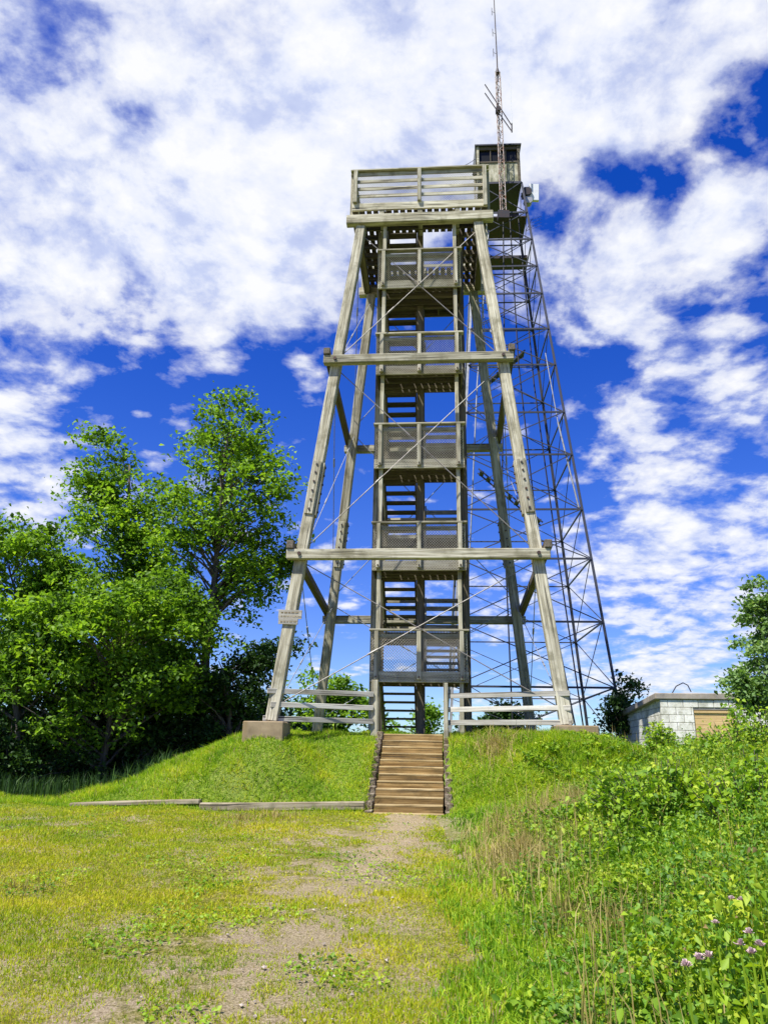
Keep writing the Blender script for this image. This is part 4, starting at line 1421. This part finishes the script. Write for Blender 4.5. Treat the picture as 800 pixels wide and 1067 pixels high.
# broad-leaved weeds of three kinds: short stems with leaves, each kind one mass
LEAF_WEED_Y = leaf_mat('yellow_weed_leaf', [(0.0, (0.10, 0.17, 0.014)), (0.4, (0.24, 0.34, 0.022)), (0.75, (0.38, 0.46, 0.03)), (1.0, (0.52, 0.52, 0.06))], 0.42, 1.8, 0.35, (0.03, (0.34, 0.24, 0.09)))
LEAF_WEED_G = leaf_mat('grey_weed_leaf', [(0.0, (0.04, 0.10, 0.015)), (0.5, (0.13, 0.29, 0.025)), (1.0, (0.27, 0.44, 0.05))], 0.4, 1.8, 0.4, (0.03, (0.26, 0.19, 0.08)))
sx_all, sy_all, sh_all = [], [], []
for name_, mat_, n0, seed_, l0, l1, per, thr, hk in (('weeds', LEAF_WEED, 16000, 21, 0.035, 0.10, 20, 0.42, 1.1), ('weeds', LEAF_WEED_Y, 12000, 61, 0.018, 0.045, 26, 0.50, 1.15), ('weeds', LEAF_WEED_G, 9300, 81, 0.022, 0.06, 22, 0.52, 1.3)):
    x, y = scatter(n0, 3.4, 17.0, lambda y: 0.14 * y + 0.25, lambda y: 0.62 * y + 3.2, rng, 0.9)
    dens = vnoise(x, y, 0.9, seed_) * 0.5 + vnoise(x, y, 2.4, seed_ + 1) * 0.5 + np.clip((x / y - 0.24) * 1.8, -0.3, 0.38)
    keep = (dens > thr) & (rng.random(len(x)) < 0.85)
    x, y, dens = x[keep], y[keep], dens[keep]
    hh = (0.08 + 0.42 * np.clip(dens - 0.35, 0, 0.7) * rng.uniform(0.4, 1.35, len(x))) * hk
    hh *= np.where(y > 12.0, np.where(x / y > 0.345, 1.15, 0.6), np.where(x / y > 0.28, 1.35, 1))
    hh *= 0.45 + 1.1 * vnoise(x, y, 1.4, 71)
    n = len(x)
    t = rng.uniform(0.12, 1.0, (n, per))
    lean_x = rng.normal(0, 0.14, n)[:, None] * t; lean_y = rng.normal(0, 0.14, n)[:, None] * t
    wd = 0.03 + 0.03 * (1 - t)
    lx = x[:, None] + lean_x + rng.normal(0, 1, (n, per)) * wd; ly = y[:, None] + lean_y + rng.normal(0, 1, (n, per)) * wd
    lz = ground_z(x, y)[:, None] + hh[:, None] * t
    C = np.stack([lx, ly, lz], 2).reshape(-1, 3)
    Vv, Ff, Tt = leaves_mesh(C, rng.uniform(l0, l1, len(C)) * (1.25 - 0.6 * t.ravel()), 0.5, rng, 0.35)
    tag(mesh_np(name_, Vv, Ff, Tt, mat_), kind='stuff')
    sx_all.append(x); sy_all.append(y); sh_all.append(hh)
x = np.concatenate(sx_all); y = np.concatenate(sy_all); hh = np.concatenate(sh_all); n = len(x)
blades('weed_stems', np.repeat(x, 2), np.repeat(y, 2), np.repeat(hh, 2) * 0.95, np.full(2 * n, 0.006), GRASS_TALL, rng, 0.15, 2)
# thin seed stalks standing above the weeds
x, y = scatter(3500, 3.6, 16.5, lambda y: 0.10 * y + 0.5, lambda y: 0.62 * y + 3.2, rng, 0.9)
keep = vnoise(x, y, 1.0, 91) > 0.42
x, y = x[keep], y[keep]
hs_ = rng.uniform(0.3, 0.72, len(x)) * np.where(y > 12, 0.7, 1)
blades('seed_stalks', x, y, hs_, np.full(len(x), 0.006) + 0.0003 * y, STRAW, rng, 0.25, 2)

# small flat clover-like leaves in the lawn
x, y = scatter(26000, 3.6, 15.0, lambda y: -0.62 * y - 1.0, lambda y: 0.6 + 0 * y, rng, 0.9)
cl = vnoise(x, y, 1.3, 31)
keep = (cl > 0.62) & (rng.random(len(x)) < 0.8)
x, y = x[keep], y[keep]
C = np.stack([x, y, ground_z(x, y) + 0.015 + 0.03 * rng.random(len(x))], 1)
Vv, Ff, Tt = leaves_mesh(C, rng.uniform(0.02, 0.045, len(C)), 1.2, rng)
tag(mesh_np('clover', Vv, Ff, Tt, LEAF_WEED), kind='stuff')

# undergrowth stalks where trees meet lawn, tree shade put into their dark colour
x = rng.uniform(-12, -4.8, 4500); y = 18.6 + (x + 8) * 0.25 + rng.normal(0, 0.7, 4500)
blades('undergrowth', x, y, 0.15 + 0.45 * rng.random(len(x)), np.full(len(x), 0.02), LEAF_DARK, rng, 0.3, 2)

# thistle flower heads at bottom right
FLW = NT('pale_pink_petal'); gq = FLW.n('ShaderNodeNewGeometry')
FLW.principled(FLW.ramp(gq.outputs['Random Per Island'], [(0.0, (0.42, 0.27, 0.29)), (1.0, (0.62, 0.50, 0.46))]), 0.7)
flowers = [(714, 1008, 'lowest pale pink thistle head, nearest the bottom edge'), (738, 999, 'pale pink thistle head just right of the lowest one'), (728, 1001, 'small thistle head between the two lowest flower heads'),
           (771, 986, 'left thistle head of the bottom right cluster'), (783, 995, 'large lowest thistle head of the bottom right cluster'), (791, 987, 'rightmost whitish thistle head of the bottom right cluster'),
           (780, 974, 'topmost thistle head of the bottom right cluster'), (762, 938, 'left one of two small white flower heads above the cluster'), (772, 939, 'right one of two small white flower heads above the cluster'), (745, 963, 'lone tiny white flower head left above the cluster')]
for px_, py_, lab in flowers:
    d = pixdir(px_, py_)
    # march along the sight line until a little above the ground
    s_ = 2.2
    while True:
        p = Vector((0, 0, EYE)) + d * s_
        if p.z - gz(p.x, p.y) < 0.72 or s_ > 12: break
        s_ += 0.03
    zg = gz(p.x, p.y)
    e = empty('thistle_flower', (p.x, p.y, zg))
    tag(e, lab, 'flower', 'thistle flowers in the weeds')
    hz_ = p.z - zg
    MB().tube([(0.05, 0.03, -0.02), (0.02, 0.01, hz_ * 0.5), (0, 0, hz_ - 0.02)], [0.006, 0.005, 0.004], 5).build('stem', LEAF_WEED, e)
    mb = MB()
    big = 1.0 if py_ > 970 else 0.75
    for i in range(46):
        th_ = random.uniform(0, 2 * math.pi); ph = random.uniform(0.0, 1.25)
        u = Vector((math.sin(ph) * math.cos(th_), math.sin(ph) * math.sin(th_), math.cos(ph)))
        s2 = u.cross(Vector((0, 0, 1)) if ph > .2 else Vector((1, 0, 0))).normalized() * 0.005
        c0 = Vector((0, 0, hz_)) + u * 0.006
        c1 = Vector((0, 0, hz_)) + u * random.uniform(0.018, 0.03) * big
        k0 = len(mb.v)
        mb.v += [tuple(c0 - s2 * .5), tuple(c0 + s2 * .5), tuple(c1 + s2), tuple(c1 - s2)]
        mb.f.append((k0, k0 + 1, k0 + 2, k0 + 3))
    mb.build('flower_head', FLW.m, e)
    MB().tube([(0, 0, hz_ - 0.022), (0, 0, hz_ - 0.008), (0, 0, hz_ + 0.006)], [0.006, 0.014 * big, 0.010 * big], 8).build('calyx', LEAF_WEED, e)

# a few stones on the path
k = NT('stone'); tcs = k.n('ShaderNodeTexCoord')
k.principled(k.ramp(k.noise(tcs.outputs['Object'], 14, 4), [(0.35, (0.22, 0.18, 0.14)), (0.65, (0.46, 0.40, 0.33))]), 0.9)
STONE = k.m
mb = MB()
rg = random.Random(5)
for i in range(260):
    y_ = rg.uniform(4.5, 14.4); x_ = path_center(y_) + rg.gauss(-0.1, 0.5)
    r_ = rg.uniform(0.006, 0.02)
    c = Vector((x_, y_, gz(x_, y_) + 0.014 + r_ * 0.2))
    M_ = Matrix.Rotation(rg.uniform(0, 3), 3, Vector((rg.random(), rg.random(), rg.random() + .1)).normalized())
    k0 = len(mb.v)
    for v in ((1, 0, 0), (-1, 0, 0), (0, 1, 0), (0, -1, 0), (0, 0, 1), (0, 0, -1)):
        q = M_ @ Vector(v) * r_ * rg.uniform(0.7, 1.3); q.z *= 0.6
        mb.v.append(tuple(c + q))
    for f in ((0, 2, 4), (2, 1, 4), (1, 3, 4), (3, 0, 4), (2, 0, 5), (1, 2, 5), (3, 1, 5), (0, 3, 5)):
        mb.f.append(tuple(k0 + i_ for i_ in f))
tag(mb.build('pebbles', STONE), kind='stuff')

# ------------------------------------------------------------------ light and sky
SUN_EL, SUN_AZ = math.radians(59), math.radians(45)      # azimuth: left of straight behind the camera
to_sun = Vector((-math.sin(SUN_AZ) * math.cos(SUN_EL), -math.cos(SUN_AZ) * math.cos(SUN_EL), math.sin(SUN_EL)))
sun = bpy.data.lights.new('sun', 'SUN')
sun.energy = 4.6
sun.angle = math.radians(0.53)
sun.color = (1.0, 0.955, 0.88)
so = bpy.data.objects.new('sun', sun)
so.rotation_euler = to_sun.to_track_quat('Z', 'Y').to_euler()
so.location = to_sun * 60
link(so)

world = bpy.data.worlds.new('World')
S.world = world
world.use_nodes = True
k = NT.__new__(NT)
k.t = world.node_tree
k.t.nodes.clear()
wout = k.n('ShaderNodeOutputWorld')
bg = k.n('ShaderNodeBackground', i={'Strength': 0.072})
k.t.links.new(bg.outputs[0], wout.inputs[0])
sky = k.n('ShaderNodeTexSky')
sky.sky_type = 'NISHITA'
sky.sun_disc = False
sky.sun_elevation = SUN_EL
sky.sun_rotation = math.atan2(to_sun.x, to_sun.y)
sky.altitude = 400
sky.air_density = 1.0
sky.dust_density = 0.3
sky.ozone_density = 2.5
tc = k.n('ShaderNodeTexCoord')
D = tc.outputs['Generated']
hs = k.n('ShaderNodeHueSaturation', i={'Hue': 0.53, 'Saturation': 1.42, 'Value': 1.5, 'Color': sky.outputs[0]})
sep = k.n('ShaderNodeSeparateXYZ', i={0: D})
zc = k.math('MAXIMUM', k.math('ADD', sep.outputs[2], 0.22), 0.03)
px_ = k.math('DIVIDE', sep.outputs[0], zc); py_ = k.math('DIVIDE', sep.outputs[1], zc)
pv_ = k.n('ShaderNodeCombineXYZ', i={0: px_, 1: py_, 2: 0.37}).outputs[0]
warp = k.n('ShaderNodeTexNoise', i={'Vector': pv_, 'Scale': 2.2, 'Detail': 3.0})
wv = k.n('ShaderNodeVectorMath', operation='SCALE', i={0: k.n('ShaderNodeVectorMath', operation='SUBTRACT', i={0: warp.outputs['Color'], 1: (0.5, 0.5, 0.5)}).outputs[0], 3: 0.10}).outputs[0]
pw = k.n('ShaderNodeVectorMath', operation='ADD', i={0: pv_, 1: wv}).outputs[0]
n_big = k.noise(pw, 2.1, 3, 0.5)
n_a = k.noise(pw, 9.0, 7, 0.55)
vo = k.n('ShaderNodeTexVoronoi', feature='SMOOTH_F1', i={'Vector': k.n('ShaderNodeVectorMath', operation='ADD', i={0: pw, 1: k.n('ShaderNodeVectorMath', operation='SCALE', i={0: k.n('ShaderNodeTexNoise', i={'Vector': pw, 'Scale': 16.0, 'Detail': 4.0}).outputs['Color'], 3: 0.10}).outputs[0]}).outputs[0], 'Scale': 11.0, 'Smoothness': 0.6}).outputs['Distance']
n_puff = k.math('ADD', k.math('MULTIPLY', n_a, 0.62), k.math('MULTIPLY', k.math('SUBTRACT', 0.95, vo), 0.34))
n_fine = k.noise(pw, 27.0, 5, 0.62)
dens = k.math('ADD', k.math('MULTIPLY', n_big, 0.40), k.math('ADD', k.math('MULTIPLY', n_puff, 0.85), k.math('MULTIPLY', n_fine, 0.22)))
# where in the sky the cloud banks stand (directions)
LOBES = [  # px, py, inner deg, outer deg, amount
    (140, 150, 4, 27, 0.20), (430, 70, 4, 20, 0.15), (660, 50, 3, 15, 0.20), (60, 250, 2, 11, 0.12), (250, 300, 1, 8, 0.12),
    (600, 290, 1, 7, 0.13), (690, 310, 1, 6, 0.13), (720, 230, .5, 5, 0.08), (775, 215, 1, 5, 0.20), (760, 390, 1, 5, 0.12), (640, 400, 1, 6, 0.07),
    (15, 505, 1, 6, 0.18), (55, 415, 0.5, 5, 0.12), (310, 405, .5, 3, 0.12), (175, 420, .5, 3, 0.06), (700, 630, 3, 11, 0.13), (600, 690, 3, 14, 0.06), (720, 500, 2, 10, 0.09), (380, 560, 1, 6, 0.05),
    (785, 125, 0.5, 4.5, -0.21), (735, 165, 0.5, 4, -0.15), (690, 190, .5, 3.5, -0.13), (600, 205, 0.5, 4.5, -0.17), (560, 215, .5, 3, -0.08),
    (110, 390, 2, 8, -0.19), (230, 395, 1, 7, -0.14), (330, 450, 3, 11, -0.08), (560, 460, 2, 9, -0.03), (440, 380, 2, 8, -0.06), (20, 375, .5, 3, -0.13), (150, 300, 0.5, 3, -0.08), (255, 20, 0.5, 4, -0.13)]
acc = dens
for (a_, b_, r0, r1, am) in LOBES:
    d = pixdir(a_, b_)
    dt = k.n('ShaderNodeVectorMath', operation='DOT_PRODUCT', i={0: D, 1: (d.x, d.y, d.z)}).outputs['Value']
    mr = k.n('ShaderNodeMapRange', interpolation_type='SMOOTHSTEP', i={'Value': dt, 'From Min': math.cos(math.radians(r1)), 'From Max': math.cos(math.radians(r0)), 'To Min': 0.0, 'To Max': am}).outputs[0]
    acc = k.math('ADD', acc, mr)
alpha = k.ramp(k.math('MULTIPLY', acc, 0.85), [(0.635, 0.0), (0.69, 0.26), (0.77, 0.80), (0.88, 0.98)])
tex = k.math('ADD', k.math('MULTIPLY', n_puff, 0.65), k.math('MULTIPLY', n_fine, 0.45))
tex = k.math('ADD', tex, k.math('MULTIPLY', k.math('SUBTRACT', acc, 1.0), 0.35))
shade = k.ramp(tex, [(0.40, (5.3, 5.9, 7.8)), (0.53, (6.9, 7.2, 8.1)), (0.68, (8.0, 8.05, 8.2))])
hz_t = k.n('ShaderNodeMapRange', interpolation_type='SMOOTHSTEP', i={'Value': sep.outputs[2], 'From Min': -0.02, 'From Max': 0.38, 'To Min': 0.0, 'To Max': 1.0}).outputs[0]
skyc = k.mix(1.0, hs.outputs[0], k.mix(hz_t, (0.50, 0.62, 0.86), (1.0, 1.0, 1.0)), 'MULTIPLY')
col = k.mix(alpha, skyc, shade)
k.t.links.new(col, bg.inputs['Color'])
world.cycles.sampling_method = 'MANUAL' if hasattr(world.cycles, 'sampling_method') else world.cycles.sampling_method
try: world.cycles.sample_map_resolution = 512
except Exception: pass

S.view_settings.view_transform = 'Standard'
S.view_settings.look = 'None'
S.view_settings.gamma = 1
S.view_settings.exposure = 0.8
try: S.view_settings.use_curve_mapping = False
except Exception: pass
S.render.engine = 'CYCLES'
S.cycles.max_bounces = 6
S.cycles.transparent_max_bounces = 4
